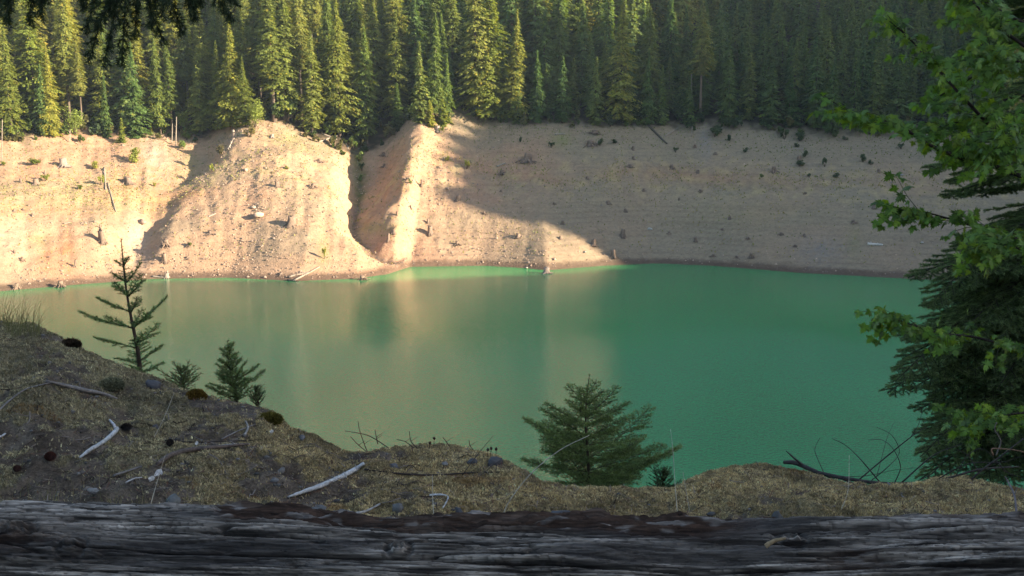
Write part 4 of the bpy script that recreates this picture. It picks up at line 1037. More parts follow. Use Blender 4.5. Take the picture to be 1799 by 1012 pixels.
# ------------------------------------------------------------------ sticks and branches on the near bank
def stick(pts, r, col, lab, name='stick', cat='stick', grp='dead sticks on the near bank', lift=None, Y=None, sub=(), k=7, ends=None):
    """pts photo points laid on the ground (or at depth Y); lift = height over the ground at each point"""
    P = []
    for j, q in enumerate(pts):
        if Y is None: P.append(on_near(q[0], q[1], r+.004+(lift[j] if lift else 0)))
        else: P.append(at_y(q[0], q[1], Y[j] if hasattr(Y, '__len__') else Y))
    P = spline(np.array(P), 6*len(P)); g = Geo(); o0 = P[0].copy(); n = len(P)
    R = np.interp(np.linspace(0, 1, n), np.linspace(0, 1, len(ends)), ends)*r if ends else np.linspace(r, r*.55, n)
    add_tube(g, P-o0, R, k, col, .3, int(abs(pts[0][0])))
    for sp, sr, sY in sub:
        Q = spline(np.array([at_y(a, b, sY[j] if hasattr(sY, '__len__') else sY) for j, (a, b) in enumerate(sp)]), 5*len(sp)); add_tube(g, Q-o0, np.linspace(sr, sr*.35, len(Q)), 4, col, .2, 3)
    o = obj(name, g.data(name, M_twig), None, o0); tag(o, lab, cat, grp); return o
M_twig = mat_tint('dead twig wood', nscale=60, lo=.55, hi=1.35, bs=.5, bd=.003)
wht = (.50, .50, .50); gry = (.22, .20, .19); drk = (.045, .036, .032); strw = (.38, .31, .21)
stick([(507,879),(535,870),(568,858),(600,843),(622,832),(640,820)], .011, wht, 'long split silvery branch lying in the moss left of the middle', ends=(.35,.8,1,1.1,1.1,.7), sub=[([(608,839),(606,832),(604,829)], .004, (4.0,4.0,4.0)), ([(628,826),(624,816)], .003, 4.15)])
stick([(141,810),(160,795),(185,780),(204,762),(206,757)], .0095, wht, 'short white stick with a dark band lying on the left slope', ends=(.5,.9,1,1.05,.8))
stick([(203,757),(199,750),(193,743)], .008, (.62,.60,.62), 'white stub of wood just above the end of the short white stick')
stick([(277,822),(300,806),(340,796),(380,791),(436,786)], .0105, (.13,.10,.085), 'dark-barked stick with a bare pale end, left of the silvery branch', ends=(.9,1.1,1,.8,.55), sub=[([(360,794),(375,789),(392,783)], .004, (4.35,4.35,4.35))])
stick([(375,791),(405,788),(438,785)], .0075, (.42,.40,.37), 'pale bare stick end lying along the dark-barked stick')
stick([(82,676),(115,683),(150,691),(180,698),(207,706)], .011, gry, 'curved grey branch lying across the left mound', ends=(.4,.9,1,.8,.35))
stick([(-5,728),(20,705),(45,688),(75,679),(90,677)], .0045, gry, 'thin arching grey twig at the left edge joining the curved branch')
stick([(640,829),(700,836),(760,838),(820,835),(878,833)], .0055, drk, 'long thin dark twig lying across the central moss mound', sub=[([(812,835),(838,800),(866,766)], .003, (4.4,4.45,4.5)), ([(845,835),(860,822),(880,808)], .002, (4.45,4.5,4.5))])
stick([(755,874),(775,873),(787,877),(783,888),(778,896)], .0048, wht, 'bent white stick shaped like a hook in the central moss')
stick([(480,903),(500,896),(510,893),(518,905)], .006, wht, 'splintered white wood bit poking up behind the log left of the middle')
stick([(606,909),(640,905),(668,890)], .007, (.40,.38,.36), 'pale splintered stick right behind the log at its dark stretch')
stick([(222,851),(236,845),(250,842)], .0035, wht, 'thin short white twig left of the two white bark chips')
stick([(200,840),(235,828),(250,824)], .005, gry, 'half-buried grey stick under the dark-barked one')
stick([(0,772),(6,769),(10,766)], .006, wht, 'white stick end at the left edge of the picture')
stick([(290,777),(345,780),(400,778),(450,776),(470,774)], .0035, drk, 'long thin dark twig on the earth above the dark-barked stick')
stick([(390,775),(415,762),(440,752),(450,748)], .004, gry, 'grey twig reaching up to the brink above the long thin dark twig')
stick([(430,770),(436,755),(432,745)], .007, (.30,.27,.24), 'short pale broken stub of root near the brink')

stick([(325,812),(333,832),(332,845)], .0025, drk, 'fine dark twig curling below the dark-barked stick')
stick([(366,800),(385,812),(398,836)], .003, gry, 'fine grey twig curving down right of the dark-barked stick')
stick([(1560,851),(1585,875),(1608,908)], .0048, gry, 'grey twig leaning from the dead branch down to the log on the right')
stick([(1345,960),(1360,950),(1380,946)], .006, (.30,.22,.13), 'pale wood chip lying in the rotten hollow of the log', Y=2.24)
def chip(px, py, s, c, lab, name='bark_chip', cat='bark chip', rot=.5):
    p = on_near(px, py, .012); V = np.array([(-.5, 0, -.6), (.35, .05, -.7), (.55, 0, .3), (.1, .05, .75), (-.45, 0, .4)])*s; g = Geo()
    V2 = np.vstack([V, V+np.array((0, .003, 0))]); g.add(V2[:5], np.array([[0, 1, 2, 3, 4]]), c); g.add(V2[5:], np.array([[4, 3, 2, 1, 0]]), c)
    q = np.array([[j, (j+1) % 5, 5+(j+1) % 5, 5+j] for j in range(5)]); g.add(V2, q, c)
    o = obj(name, g.data(name, M_twig), None, p); o.rotation_euler = (-.5, rot, .3); tag(o, lab, cat, 'bark chips on the near bank')
chip(279, 838, .028, (.60,.60,.62), 'upright white bark chip below the dark-barked stick')
chip(267, 846, .018, (.60,.60,.60), 'smaller white bark chip lying left of the upright one', rot=1.2)
chip(346, 783, .012, (.55,.55,.55), 'tiny white chip above the dark-barked stick')
chip(478, 763, .014, (.55,.55,.55), 'tiny white chip near the brink right of the pale root stub', rot=1.)
def cone(px, py, s, c, lab, rz):
    p = on_near(px, py, s*.38); g = Geo(); k_ = 90
    for i in range(k_):
        f = i/(k_-1); r_ = s*.42*math.sin(math.pi*(.12+.83*f))**.7; a = i*2.39996; z = (f-.5)*s*1.25
        o_ = np.array((math.cos(a), math.sin(a), 0)); q = np.array((-o_[1], o_[0], 0)); b = o_*r_*.35+np.array((0, 0, z)); tt = o_*r_*1.05+np.array((0, 0, z+s*.13))
        g.add([b-q*r_*.2, b+q*r_*.2, tt+q*r_*.33, tt+o_*s*.02, tt-q*r_*.33], np.array([[0, 1, 2, 3, 4]]), np.array(c)*(.6+.8*((i*7) % 5)/5))
    o = obj('fir_cone', g.data('fir_cone', M_twig), None, p); o.rotation_euler = (R_(82), 0, rz); tag(o, lab, 'cone', 'fallen cones on the near bank')
cone(88, 810, .042, (.085, .035, .028), 'reddish-brown cone lying in the earth at the left', 1.2)
cone(221, 757, .042, (.05, .04, .035), 'dark cone touching the short white stick', 1.5)
cone(299, 783, .036, (.03, .025, .022), 'blackish cone lying on the thin dark twig', .4)
cone(30, 828, .030, (.07, .035, .03), 'small dark red cone near the left edge', .9)

# dead branch heap on the right brink
dark2 = (.055, .048, .045)
Ym = (5.25, 5.2, 5.05, 4.95, 4.9, 4.9, 4.9, 5.0)
stick([(1377,812),(1400,814),(1440,831),(1490,841),(1550,849),(1640,846),(1720,825),(1790,820)], .011, dark2, 'long dark dead branch with many fine twigs lying along the right brink', 'dead_branch', 'dead branch', 'dead branches on the right brink', Y=Ym, ends=(.9,1.2,1,.9,.8,.6,.5,.3), sub=[
 ([(1408,816),(1390,800),(1381,792)], .007, 5.15),([(1448,832),(1434,800),(1432,787),(1441,768)], .003, (5.1,5.15,5.2,5.2)),([(1545,846),(1510,805),(1485,782),(1461,770)], .004, (4.95,5.0,5.1,5.1)),
 ([(1510,842),(1560,800),(1600,768),(1628,750)], .0045, (4.95,4.95,4.9,4.9)),([(1585,847),(1640,800),(1690,780)], .0045, (4.9,4.85,4.8)),([(1530,845),(1560,820),(1580,795),(1567,765),(1540,750)], .003, (4.95,4.95,5.0,5.0,5.0)),
 ([(1572,848),(1582,820),(1570,790),(1550,773),(1525,773)], .003, (4.9,4.9,4.9,4.95,5.0)),([(1610,846),(1640,830),(1662,800),(1661,782)], .003, (4.9,4.85,4.8,4.8)),([(1540,838),(1550,800),(1560,765),(1572,740)], .002, (4.95,5,5.05,5.1)),
 ([(1600,768),(1614,745),(1620,722)], .002, 4.9),([(1460,838),(1520,836),(1570,826),(1610,822)], .002, (5.1,5.0,4.95,4.9)),([(1640,846),(1700,815),(1760,812),(1799,800)], .003, (4.9,4.85,4.8,4.8)),
 ([(1436,830),(1500,855),(1560,858)], .004, (5.1,4.95,4.85)),([(1480,842),(1530,858),(1600,862),(1670,866)], .005, (5.0,4.85,4.75,4.7)),([(1680,835),(1700,800),(1730,790),(1765,830)], .0025, (4.85,4.8,4.75,4.75))], k=7)
stick([(1750,800),(1758,775),(1748,755),(1751,742)], .004, (.16,.14,.12), 'upright crooked twig standing in the heap before the fir', 'dead_twig', 'twig', 'dead branches on the right brink', Y=4.8)
stick([(1786,905),(1782,870),(1770,845),(1766,838)], .0055, (.16,.14,.14), 'grey twig standing behind the log at the right edge', 'dead_twig', 'twig', 'dead branches on the right brink', Y=(4.1,4.2,4.3,4.3), sub=[([(1782,870),(1790,850)], .003, 4.2)])
stick([(1745,800),(1742,790),(1752,788),(1790,792),(1810,800)], .004, (.20,.12,.08), 'reddish hooked twig in the heap at the right edge', 'dead_twig', 'twig', 'dead branches on the right brink', Y=4.7)
stick([(1690,860),(1720,830),(1760,800),(1799,770)], .006, dark2, 'dark twig slanting up to the right edge in front of the fir', 'dead_twig', 'twig', 'dead branches on the right brink', Y=4.9, sub=[([(1720,830),(1700,800),(1680,790)], .003, 4.9), ([(1750,808),(1770,830),(1799,840)], .003, 4.9)])
# fine bare twigs on the brink in the middle
TW = [([(652,800),(630,782),(616,767)], 'thin bare twig leaning left in the dip of the brink, left one'),([(648,800),(640,780),(632,757),(629,740)], 'tall bare twig standing in the dip of the brink, middle one'),
 ([(690,792),(660,772),(640,763),(606,757)], 'long bare twig arching left from the moss mound'),([(664,780),(661,768),(659,755)], 'short bare twig standing behind the arching one'),
 ([(733,788),(722,775),(719,757)], 'bare forked twig on the left of the moss mound'),([(727,787),(712,776),(697,772)], 'bare twig bent left on the left of the moss mound'),
 ([(834,794),(826,783),(824,773)], 'short bare twig on the brink just left of the slanting twig'),([(790,784),(784,776),(778,768)], 'short bare twig on the top of the moss mound')]
for i, (p, lab) in enumerate(TW):
    stick(p, .0028, (.06,.045,.04), lab, 'dead_twig', 'twig', 'bare twigs on the brink', Y=4.95, k=4, sub=[([p[1], (p[1][0]+12, p[1][1]-8)], .0015, 4.95)])
for i, (px, py, top) in enumerate([(754,787,778),(762,785,770),(856,802,790),(862,803,788),(871,806,789)]):
    g = Geo(); a = on_near(px, py); b = at_y(px+1, top, a[1]); add_tube(g, [(0,0,-.02), (b-a)*.5, b-a], [.0015, .0015, .001], 4, (.05,.035,.025))
    V, Fq = rock_geo(i, 1.2); g.add(V*.014+(b-a), Fq, (.045,.028,.02))
    tag(obj('seed_head', g.data('seed_head', M_twig), None, a), 'dark seed head on %s' % ('top of the central moss mound, '+('left one' if i == 0 else 'right one') if i < 2 else 'the right shoulder of the moss mound, '+['left','middle','right'][i-2]+' one'), 'seed head', 'dry seed heads on the brink')
# grass
def blades(n, seed, pxr, srange, hr, bend, cols, w=.0016, lean=0, clumps=0):
    px, s, P, r2 = near_pts(n, seed, pxr, srange[1], srange[0])
    if clumps: ci = r2.randint(0, clumps, n); P = P[ci]+np.column_stack([r2.randn(n)*.015, r2.randn(n)*.015, np.zeros(n)]); P[:, 2] = znear(P[:, 0], P[:, 1])
    h = r2.uniform(*hr, n); a = r2.rand(n)*6.28; b = bend*h*r2.rand(n); dx = np.cos(a)*b+lean*h; dy = np.sin(a)*b*.5
    V = []; K = 5
    for k in range(K):
        f = k/(K-1); c = P+np.column_stack([dx*f*f, dy*f*f, h*f*(1-.25*(b/h)*f)]); ww = w*(1-f*.9)
        V += [c-np.array((ww/2, 0, 0)), c+np.array((ww/2, 0, 0))]
    V = np.stack(V, 1); q = np.array([[2*k, 2*k+1, 2*k+3, 2*k+2] for k in range(K-1)])
    cc = np.array(cols)[r2.randint(0, len(cols), n)]*r2.uniform(.7, 1.3, (n, 1))
    return V.reshape(-1, 3), (np.arange(n)[:, None, None]*10+q[None]).reshape(-1, 4), np.repeat(cc, 10, 0)
g = Geo()
tan_ = [(.36,.30,.19), (.28,.22,.13), (.20,.19,.09)]; grn = [(.10,.13,.04), (.14,.15,.06)]
g.add(*blades(520, 31, (-20, 1800), (.02, .35), (.03, .12), .8, tan_, .0013)); g.add(*blades(900, 32, (1180, 1720), (.0, .45), (.03, .11), .6, tan_+grn, .0013, clumps=120)); g.add(*blades(260, 33, (0, 520), (.0, .25), (.03, .10), .7, tan_+grn, .0015, clumps=30)); g.add(*blades(160, 34, (640, 880), (.0, .2), (.04, .12), .5, tan_+grn, .0014, clumps=14))
g.add(*blades(220, 36, (1000, 1250), (.1, .9), (.03, .09), .8, tan_, .0013, clumps=20))
tag(obj('grass', g.data('grass', M_leafshrub)), 'sparse thin dry grass blades standing in the moss behind the log', 'grass', kind='stuff')
g = Geo(); g.add(*blades(520, 35, (-80, 75), (.90, 1.0), (.08, .24), .9, [(.20,.19,.10),(.14,.14,.07),(.26,.22,.13)], .0022, .25, clumps=26))
tag(obj('grass_clump', g.data('grass_clump', M_leafshrub)), 'tall tangle of dry grass on the crest of the mound at the left edge', 'grass', kind='stuff')
for p, Yv, r, lab in [([(880,917),(895,880),(935,830),(985,790),(1035,765)], (3.15,3.15,3.15,3.15,3.15), .0022, 'long pale grass stalk arching in front of the bushy young fir'),
 ([(1190,900),(1186,850),(1182,790),(1178,754)], (3.6,3.7,3.75,3.8), .0014, 'straight thin grass stalk right of the bushy young fir'),
 ([(265,885),(275,850),(290,800)], (3.2,3.25,3.3), .0016, 'pale grass stalk standing above the log at the left'),
 ([(1212,900),(1205,860),(1200,830)], (3.5,3.5,3.5), .0014, 'shorter pale grass stalk right of the straight thin one'),
 ([(762,905),(760,870),(760,835)], (3.4,3.45,3.5), .0018, 'pale stalk standing beside the hooked white stick'),
 ([(1478,895),(1490,860),(1492,800)], (3.7,3.75,3.8), .0014, 'faint pale stalk in front of the dead branch'),
 ([(270,770),(290,730),(306,690)], (4.3,4.35,4.4), .0018, 'pale stalk leaning right on the left slope')]:
    g = Geo(); Q = spline(np.array([at_y(a, b, y_) for (a, b), y_ in zip(p, Yv)]), 20); o0 = Q[0].copy(); Q = Q-o0; add_tube(g, Q, np.linspace(r, r*.5, 20), 4, (.50,.45,.36))
    tag(obj('grass_stalk', g.data('grass_stalk', M_twig), None, o0), lab, 'grass stalk', 'single grass stalks')
# ================================================================== near trees with real needles and leaves
M_needle = mat_foliage('fir needles', .2, 0, .5, (1.3, 1.4, .6), .3)
M_leaf = mat_foliage('maple leaves', .45, 0, .45, (1.7, 1.6, .45), .35)
class Twigs:
    def __init__(s, seed): s.seg = []; s.stem = []; s.rs = np.random.RandomState(seed)
    def line(s, P, r0, r1, need=True):
        P = np.asarray(P); s.stem.append((P, r0, r1))
        if need: s.seg += [(P[i], P[i+1]) for i in range(len(P)-1)]
    def frond(s, p, d, up, L, gap, lvl, r, droop=.3, ang=52, sub=.42, tipup=0., start=.12):
        rs = s.rs; n = max(3, int(L/gap)+1); P = [np.array(p, float)]; d = np.array(d, float); d /= np.linalg.norm(d)
        D = [d.copy()]
        for i in range(n):
            f = (i+1)/n; d = d+np.array((0, 0, -droop*gap*(1-f)+tipup*gap*f))+rs.randn(3)*.025; d /= np.linalg.norm(d)
            P.append(P[-1]+d*(L/n)); D.append(d.copy())
        s.line(P, r, r*.4, True if lvl < 2 else 'outer')
        if lvl > 0:
            sd = rs.choice((-1, 1))
            for i in range(1, n):
                f = i/n
                if f < start: continue
                for sg in ((-1, 1) if lvl > 1 or rs.rand() < .5 else (sd,)):
                    side = np.cross(D[i], up); side /= np.linalg.norm(side)+1e-6; a = R_(ang*(.8+.4*rs.rand()))
                    q = D[i]*math.cos(a)+side*sg*math.sin(a)+np.array((0, 0, 1))*rs.uniform(-.15, .12)
                    l2 = sub*L*(1-f)**.8*min(1, .55+f*2)*rs.uniform(.7, 1.15)+gap*.7
                    if l2 > gap*.8: s.frond(P[i], q, up, l2, gap*(.8 if lvl > 1 else .9), lvl-1, r*.5, droop, ang, sub, tipup*.5, .1)
                sd = -sd
    def needle_geo(s, per_m, ln, w, col, flat=.35, limit=None):
        rs = s.rs; A = np.array([a for a, b in s.seg]); B = np.array([b for a, b in s.seg]); L = np.linalg.norm(B-A, axis=1)
        cnt = np.maximum(1, (L*per_m).astype(int)); i = np.repeat(np.arange(len(A)), cnt); n = len(i)
        t_ = rs.rand(n, 1); P = A[i]+(B-A)[i]*t_; D = (B-A)[i]/np.maximum(L[i, None], 1e-6)
        rnd = rs.randn(n, 3); rnd[:, 2] = rnd[:, 2]*(1-flat)+flat*.35; q = rnd-(rnd*D).sum(1, keepdims=True)*D; q /= np.linalg.norm(q, axis=1, keepdims=True)
        dr = D*.62+q*.8; dr /= np.linalg.norm(dr, axis=1, keepdims=True); l = ln*rs.uniform(.65, 1.1, (n, 1))
        sd = np.cross(dr, rs.randn(n, 3)); sd = sd/np.linalg.norm(sd, axis=1, keepdims=True)*w/2
        V = np.stack([P-sd, P+sd, P+dr*l], 1).reshape(-1, 3)
        segc = rs.uniform(.7, 1.3, (len(A), 1)); c = np.array(col)[None]*segc[i]*rs.uniform(.75, 1.25, (n, 1))
        g = Geo(); g.add(V, np.arange(n*3).reshape(-1, 3), np.repeat(c, 3, 0)); return g
    def stem_geo(s, col, k=4):
        g = Geo()
        for P, r0, r1 in s.stem: add_tube(g, P, np.linspace(r0, r1, len(P)), k, col)
        return g
def sapling(base, H, spread, seed, lab, dens=1.0, lvl=1, col=(.16, .23, .08), bare_top=.22, name='fir_sapling', low=.06, shape=1.0, elev=28, per_m=620, ln=.020):
    T = Twigs(seed); rs = T.rs; e = empty(name, base)
    lead = [np.array((0, 0, -.1))]+[np.array((.01*math.sin(i), .006*math.cos(i*1.3), H*i/7)) for i in range(1, 8)]
    lead = spline(lead, 24); gt = Geo(); add_tube(gt, lead, np.linspace(.010*H/.8+.003, .0018, 24), 6, (.075, .055, .04))
    T.seg += [(lead[i], lead[i+1]) for i in range(15, 23)]
    z = low*H
    while z < H*(1-bare_top*.5):
        f = z/H; prof = (1-f)**shape*(1 if f > .15 else .75); nb = rs.randint(3, 6)
        if f > 1-bare_top: nb = 3; prof = max(prof, .12)
        a0 = rs.rand()*6.28
        for b in range(nb):
            az = a0+b*6.283/nb+rs.uniform(-.3, .3); el = R_(elev+30*f+rs.uniform(-8, 8)); L = spread*prof*rs.uniform(.7, 1.15)+.02
            L *= rs.choice((.55, .85, 1., 1.25), p=(.15, .3, .35, .2)); T.frond((0, 0, z), (math.cos(az)*math.cos(el), math.sin(az)*math.cos(el), math.sin(el)), np.array((0, 0, 1.)), L, .022 if lvl == 1 else .03, lvl if L > .1 else 1, .0035, .9, 50, .42, 1.2)
        z += H*rs.uniform(.05, .085)/dens
    obj('trunk', gt.data('trunk', M_twig), e); obj('branches', T.stem_geo((.07, .05, .035), 3).data('branches', M_twig), e)
    obj('needles', T.needle_geo(per_m, ln, .0032*(ln/.02)**.5, col).data('needles', M_needle), e)
    tag(e, lab, 'young fir', 'young firs on the brink'); return e
b = at_y(247, 672, 5.7); H = .5; top = at_y(228, 418, 5.7)
e = sapling(b, float(top[2]-b[2]), .33, 11, 'slender young fir with a long bare tip on the left brink', .62, 1, bare_top=.34, shape=.8, elev=22); e.rotation_euler[1] = R_(-4)
b = at_y(415, 712, 5.6); top = at_y(403, 597, 5.6)
e = sapling(b, float(top[2]-b[2]), .17, 12, 'small young fir on the left brink, right of the slender one', .9, 1, shape=.9, bare_top=.22); e.rotation_euler[1] = R_(-5)
b = at_y(452, 716, 5.5); top = at_y(455, 680, 5.5)
sapling(b, float(top[2]-b[2]), .09, 13, 'tiny fir sprig just right of the small young fir', .5, 1, bare_top=.1, elev=45, ln=.009)
b = at_y(322, 690, 5.8); top = at_y(340, 645, 5.8)
sapling(b, float(top[2]-b[2]), .17, 14, 'low fir sprig between the slender and the small young fir', .6, 1, bare_top=.1, elev=30, ln=.012)
b = at_y(1030, 888, 5.4); top = at_y(1024, 657, 5.4)
sapling(b, float(top[2]-b[2]), .68, 15, 'dense bushy dark young fir in the middle, rising behind the moss', .8, 2, (.15, .225, .07), .26, shape=1.05, elev=14, per_m=330, low=.02)
b = at_y(1165, 885, 5.3); top = at_y(1172, 825, 5.3)
sapling(b, float(top[2]-b[2]), .17, 16, 'small fir sprig low on the right of the dense bushy young fir', .55, 1, (.08, .13, .045), bare_top=.1, elev=40, ln=.012)

# ---- big fir on the right edge
fx, fy = 5.15, 8.9
e = empty('fir_tree', (fx, fy, float(znear(fx, fy)[0])-.3)); org = np.array(e.location)
T = Twigs(21); rs = T.rs; up = np.array((0, 0, 1.))
tips = [(1628,275,8.3),(1640,300,8.8),(1590,440,8.2),(1600,470,8.6),(1625,520,8.9),(1548,588,8.1),(1560,625,8.5),(1600,700,8.6),(1640,745,8.9),(1612,775,8.0),(1600,810,8.3),(1655,40,8.4),(1690,90,8.8),(1640,15,8.8),(1700,180,8.5),(1720,230,9),(1690,360,9),(1700,560,9.2),(1720,640,8.2),(1730,700,8.6),(1760,480,8.2),(1770,400,8.8),(1700,790,8.6),(1660,830,8.6),(1760,760,8),(1780,620,9),(1740,320,8.4),(1715,20,8.2),(1770,130,8.9),(1650,655,8.3),(1680,600,8.8),(1655,490,8.3),(1720,830,8.2),(1780,820,8.5),(1680,430,8.7),(1570,655,8.3),(1605,655,8.7),(1635,700,8.4),(1660,720,8.9),(1590,610,8.7),(1625,790,8.8),(1640,810,8.4),(1690,740,8.3),(1600,745,8.5),(1740,850,8.6),(1690,845,8.9),(1565,600,8.6),(1605,560,8.3),(1640,560,8.8),(1615,495,8.7),(1660,300,8.5),(1650,330,8.9)]
for px, py, Yt in tips:
    tip = at_y(px, py, Yt); v = tip-np.array((fx, fy, 0)); hl = math.hypot(v[0], v[1]); rise = hl*rs.uniform(.22, .36)
    p0 = np.array((fx, fy, tip[2]+rise*.75)); d = tip-p0; L = np.linalg.norm(d); d = d/L; d[2] += .18
    T.frond(p0-org, d, up, L, .085, 2, .014, .42, 50, .36, -.05, .15)
obj('branches', T.stem_geo((.045, .035, .028), 4).data('branches', M_twig), e)
g = T.needle_geo(800, .029, .0050, (.13, .185, .07)); obj('needles', g.data('needles', M_needle), e)
g = Geo(); zt = np.linspace(0, 18, 14); add_tube(g, np.column_stack([.03*np.sin(zt), .03*np.cos(zt), zt]), .17*(1-zt/19), 12, (.07, .055, .045), .15, 3); obj('trunk', g.data('trunk', M_trunk), e)
tag(e, 'dark fir with sweeping boughs filling the right edge behind the maple', 'fir')
# ---- maple
LO = [(0,0),(.14,-.10),(.46,-.26),(.26,-.02),(.60,.0),(.40,.13),(.95,.34),(.56,.34),(.74,.58),(.30,.42),(.40,.74),(.26,.66),(.24,1.02),(.10,.88),(0,1.28)]
outl = np.array(LO+[(-x, y) for x, y in LO[-2:0:-1]]); no = len(outl)
def maple_leaves(P, D, s, rs, col):
    """P petiole ends, D leaf axis"""
    n = len(P); upv = rs.randn(n, 3)*.45+np.array((-.15, -.45, .75)); q = np.cross(D, upv); q /= np.linalg.norm(q, axis=1, keepdims=True); nn = np.cross(q, D)
    o = outl*.55; u = o[:, 0][None, :, None]; v = o[:, 1][None, :, None]; sz = (s*rs.uniform(.55, 1.25, n))[:, None, None]
    curl = (rs.uniform(.15, .7, n))[:, None, None]; fold = rs.uniform(-.1, .5, n)[:, None, None]
    V = P[:, None]+sz*(q[:, None]*u+D[:, None]*v-nn[:, None]*(curl*v*v+fold*np.abs(u)))
    ctr = P[:, None]+sz*(D[:, None]*.22-nn[:, None]*(curl*.05)); V = np.concatenate([V, ctr], 1)
    j = np.arange(no); F = np.stack([j, (j+1) % no, np.full(no, no)], 1)
    c = np.array(col)[None]*rs.uniform(.6, 1.4, (n, 1))*np.where(rs.rand(n, 1) < .25, np.array((1.4, 1.15, .7)), 1)
    return V.reshape(-1, 3), (np.arange(n)[:, None, None]*(no+1)+F[None]).reshape(-1, 3), np.repeat(c, no+1, 0)
mroot = at_y(2010, 760, 6.6); mroot[2] = float(znear(mroot[0], mroot[1])[0])-.2
e = empty('maple_tree', mroot); rs = np.random.RandomState(33)
gt = Geo(); gl = Geo(); gb = Geo()
trunk = np.array([mroot, mroot+(.05, .1, 1.2), mroot+(-.05, .15, 2.6), mroot+(.1, .1, 4.2)]); TS = spline(trunk, 16); add_tube(gt, TS-mroot, np.linspace(.09, .05, 16), 9, (.08, .065, .05), .15)
MB = [([(1560,35),(1600,70),(1650,125),(1700,180),(1760,240),(1830,290),(1990,380)], 6.3, .017),([(1480,190),(1530,205),(1580,222),(1640,258),(1700,282),(1770,300),(1990,390)], 6.0, .018),
 ([(1572,368),(1620,372),(1680,388),(1740,408),(1799,440),(2000,520)], 6.2, .013),([(1562,562),(1600,570),(1650,585),(1710,592),(1799,612),(2000,640)], 6.1, .012),
 ([(1690,-20),(1720,15),(1760,50),(1799,80),(1980,200)], 6.0, .014),([(1640,-60),(1680,-20),(1740,10),(1830,60),(1980,160)], 6.5, .014),
 ([(1620,230),(1680,215),(1740,190),(1820,170),(1990,240)], 6.6, .012),([(1650,170),(1700,140),(1760,120),(1830,130),(1990,200)], 6.7, .012),
  
 ([(1715,735),(1750,732),(1799,725),(1990,700)], 6.1, .008),
  ([(1740,270),(1780,240),(1830,230),(1990,300)], 5.9, .010),([(1740,440),(1780,420),(1830,420),(1990,470)], 5.9, .010),
 ([(1730,90),(1770,100),(1830,130),(1990,220)], 5.8, .010)]
for bi, (pp, Yb, r) in enumerate(MB):
    P = spline(np.array([at_y(a, b, Yb+.12*math.sin(i*1.7+bi)+.05*i*(a > 1800)) for i, (a, b) in enumerate(pp)]), 40)
    P[-1] = P[-1]*.3+.7*TS[min(15, max(2, int((P[-1][2]-mroot[2])/4.2*15)))]
    add_tube(gb, P-mroot, np.linspace(.0025, r, 40)**1, 6, (.035, .026, .022))
    PL = []; DL = []
    vis = [i for i in range(40) if px_of(*P[i]) < 1860]
    for i in vis:
        if i > 1 and rs.rand() < .12: continue
        tdir = P[max(i-1, 0)]-P[min(i+1, 39)]; tdir /= np.linalg.norm(tdir)+1e-9
        L = rs.uniform(.08, .34)*(.55+.45*min(1, i/8)); sg = -1 if i % 2 else 1
        d = tdir*.75+np.array((rs.uniform(-.3, .3), sg*rs.uniform(.1, .7), rs.uniform(-.25, .5))); d /= np.linalg.norm(d)
        m_ = max(2, int(L/.055)); Q = [P[i]]
        for k in range(m_):
            d = d+np.array((0, 0, -.08))+rs.randn(3)*.08; d /= np.linalg.norm(d); Q.append(Q[-1]+d*L/m_)
            for s2 in (-1, 1):
                if rs.rand() < .12: continue
                pd = np.cross(d, (0, 0, 1.))*s2*.8+d*.5+np.array((0, 0, rs.uniform(-.2, .25))); pd /= np.linalg.norm(pd); pl_ = rs.uniform(.02, .05)
                c0 = Q[-1]+pd*pl_; ld = pd*.55+np.array((-.15, -.12, -rs.uniform(.35, 1.0))); ld /= np.linalg.norm(ld); PL.append(c0); DL.append(ld)
        add_tube(gb, np.array(Q)-mroot, np.linspace(.0028, .0012, len(Q)), 3, (.05, .045, .025))
    gl.add(*[a if k else a-mroot for k, a in enumerate(maple_leaves(np.array(PL), np.array(DL), .092, rs, (.135, .205, .042)))])
obj('trunk', gt.data('trunk', M_trunk), e); obj('branches', gb.data('branches', M_twig), e); obj('leaves', gl.data('leaves', M_leaf), e)
tag(e, 'green maple reaching in from the right edge with lobed leaves on long dark boughs', 'maple')
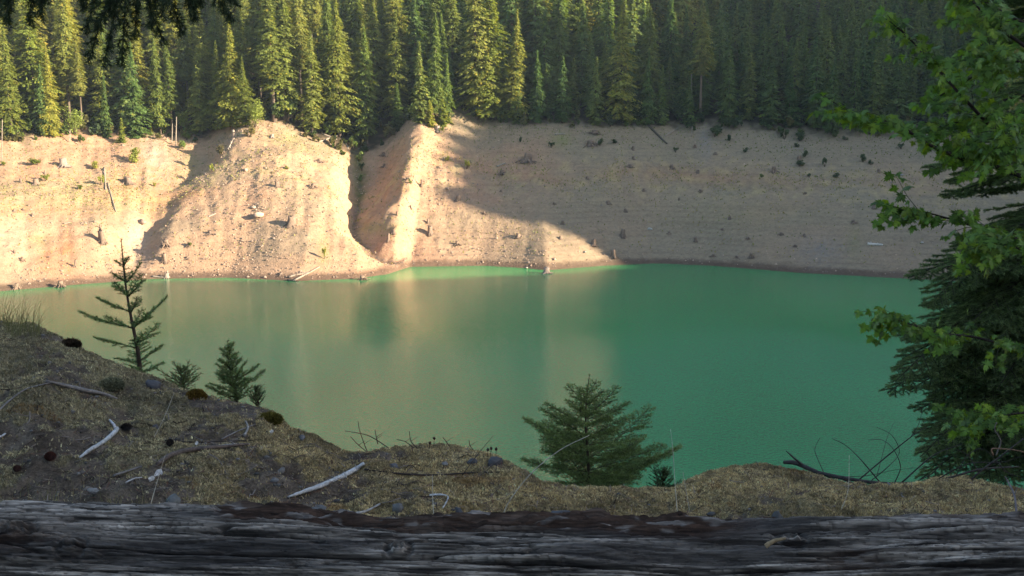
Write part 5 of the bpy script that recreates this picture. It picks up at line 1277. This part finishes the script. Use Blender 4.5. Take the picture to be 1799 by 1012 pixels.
# ---- fir whose boughs hang into the top left corner
root = np.array((-3.3, 2.2, 30.3)); e = empty('fir_tree', root); T = Twigs(41); rs = T.rs
main = spline(np.array([(-3.3, 2.2, 32.9), (-2.6, 2.9, 33.05), (-1.9, 3.15, 32.95), (-1.3, 3.3, 32.72), (-.8, 3.35, 32.52)]), 26); T.stem.append((main-root, .022, .006))
HB = [((30,-60),(18,-10),(10,42)),((70,-70),(58,-20),(52,45)),((60,-60),(75,-20),(70,28)),((205,-80),(185,10),(155,110)),((215,-70),(200,30),(182,118)),((225,-60),(218,40),(214,116)),((190,-60),(170,-10),(150,60)),((250,-60),(262,10),(290,78)),((280,-60),(300,0),(322,62)),((300,-60),(325,-20),(345,35)),((345,-50),(375,-15),(408,38)),((240,-50),(240,10),(236,70)),((330,-60),(340,-30),(350,10)),((375,-60),(395,-30),(415,10)),((150,-60),(140,-30),(150,15)),((262,-60),(275,-10),(262,50)),((310,-60),(300,-30),(283,30)),((100,-70),(98,-40),(60,5)),((230,-60),(205,-10),(165,50)),((-20,-60),(0,-20),(-2,30))]
for i, h_ in enumerate(HB):
    Yb = 3.05+.35*rs.rand(); P = spline(np.array([at_y(a, b, Yb+.05*j) for j, (a, b) in enumerate(h_)]), 10)-root
    T.line(P, .003, .0012)
    for k in range(1, 9):
        for sg in (-1, 1):
            d = (P[k+1]-P[k]); d /= np.linalg.norm(d); sd = np.cross(d, (0, 1., 0))*sg; q = d*.75+sd*.55+np.array((0, rs.uniform(-.5, .5), -.1)); q /= np.linalg.norm(q); L = rs.uniform(.025, .06)*(1-.5*k/9)
            if rs.rand() < .9: T.line([P[k], P[k]+q*L*.5, P[k]+q*L+np.array((0, 0, -.004))], .0012, .0008)
obj('branches', T.stem_geo((.04, .03, .025), 4).data('branches', M_twig), e)
obj('needles', T.needle_geo(1900, .024, .0022, (.05, .075, .035), .0).data('needles', M_needle), e)
g = Geo(); zt = np.linspace(-.5, 24, 16); add_tube(g, np.column_stack([.04*np.sin(zt), .04*np.cos(zt), zt]), .24*(1-zt/26), 12, (.07, .055, .045), .15, 5); obj('trunk', g.data('trunk', M_trunk), e)
cr_ = obj('crown', VAR['tallC'][0], e, (0, 0, 9.5)); cr_.scale = (.4, .4, .42)
tag(e, 'dark near fir whose drooping boughs hang blurred into the top left corner', 'fir')
# ------------------------------------------------------------------ valley haze
m, t, out = nodes('valley haze')
pv_ = t.nodes.new('ShaderNodeVolumePrincipled'); pv_.inputs['Color'].default_value = (.68, .84, 1., 1); pv_.inputs['Density'].default_value = HAZE; pv_.inputs['Anisotropy'].default_value = .0
t.links.new(pv_.outputs[0], out.inputs['Volume'])
V = np.array([(x, y, z) for z in (-8, 270) for x, y in ((-480, -300), (640, -300), (640, 680), (-480, 680))], float)
tag(obj('haze', mesh_data('haze', V, [np.array([[0, 3, 2, 1], [4, 5, 6, 7], [0, 1, 5, 4], [1, 2, 6, 5], [2, 3, 7, 6], [3, 0, 4, 7]])], m)), 'thin bluish haze filling the valley', 'haze', kind='stuff')
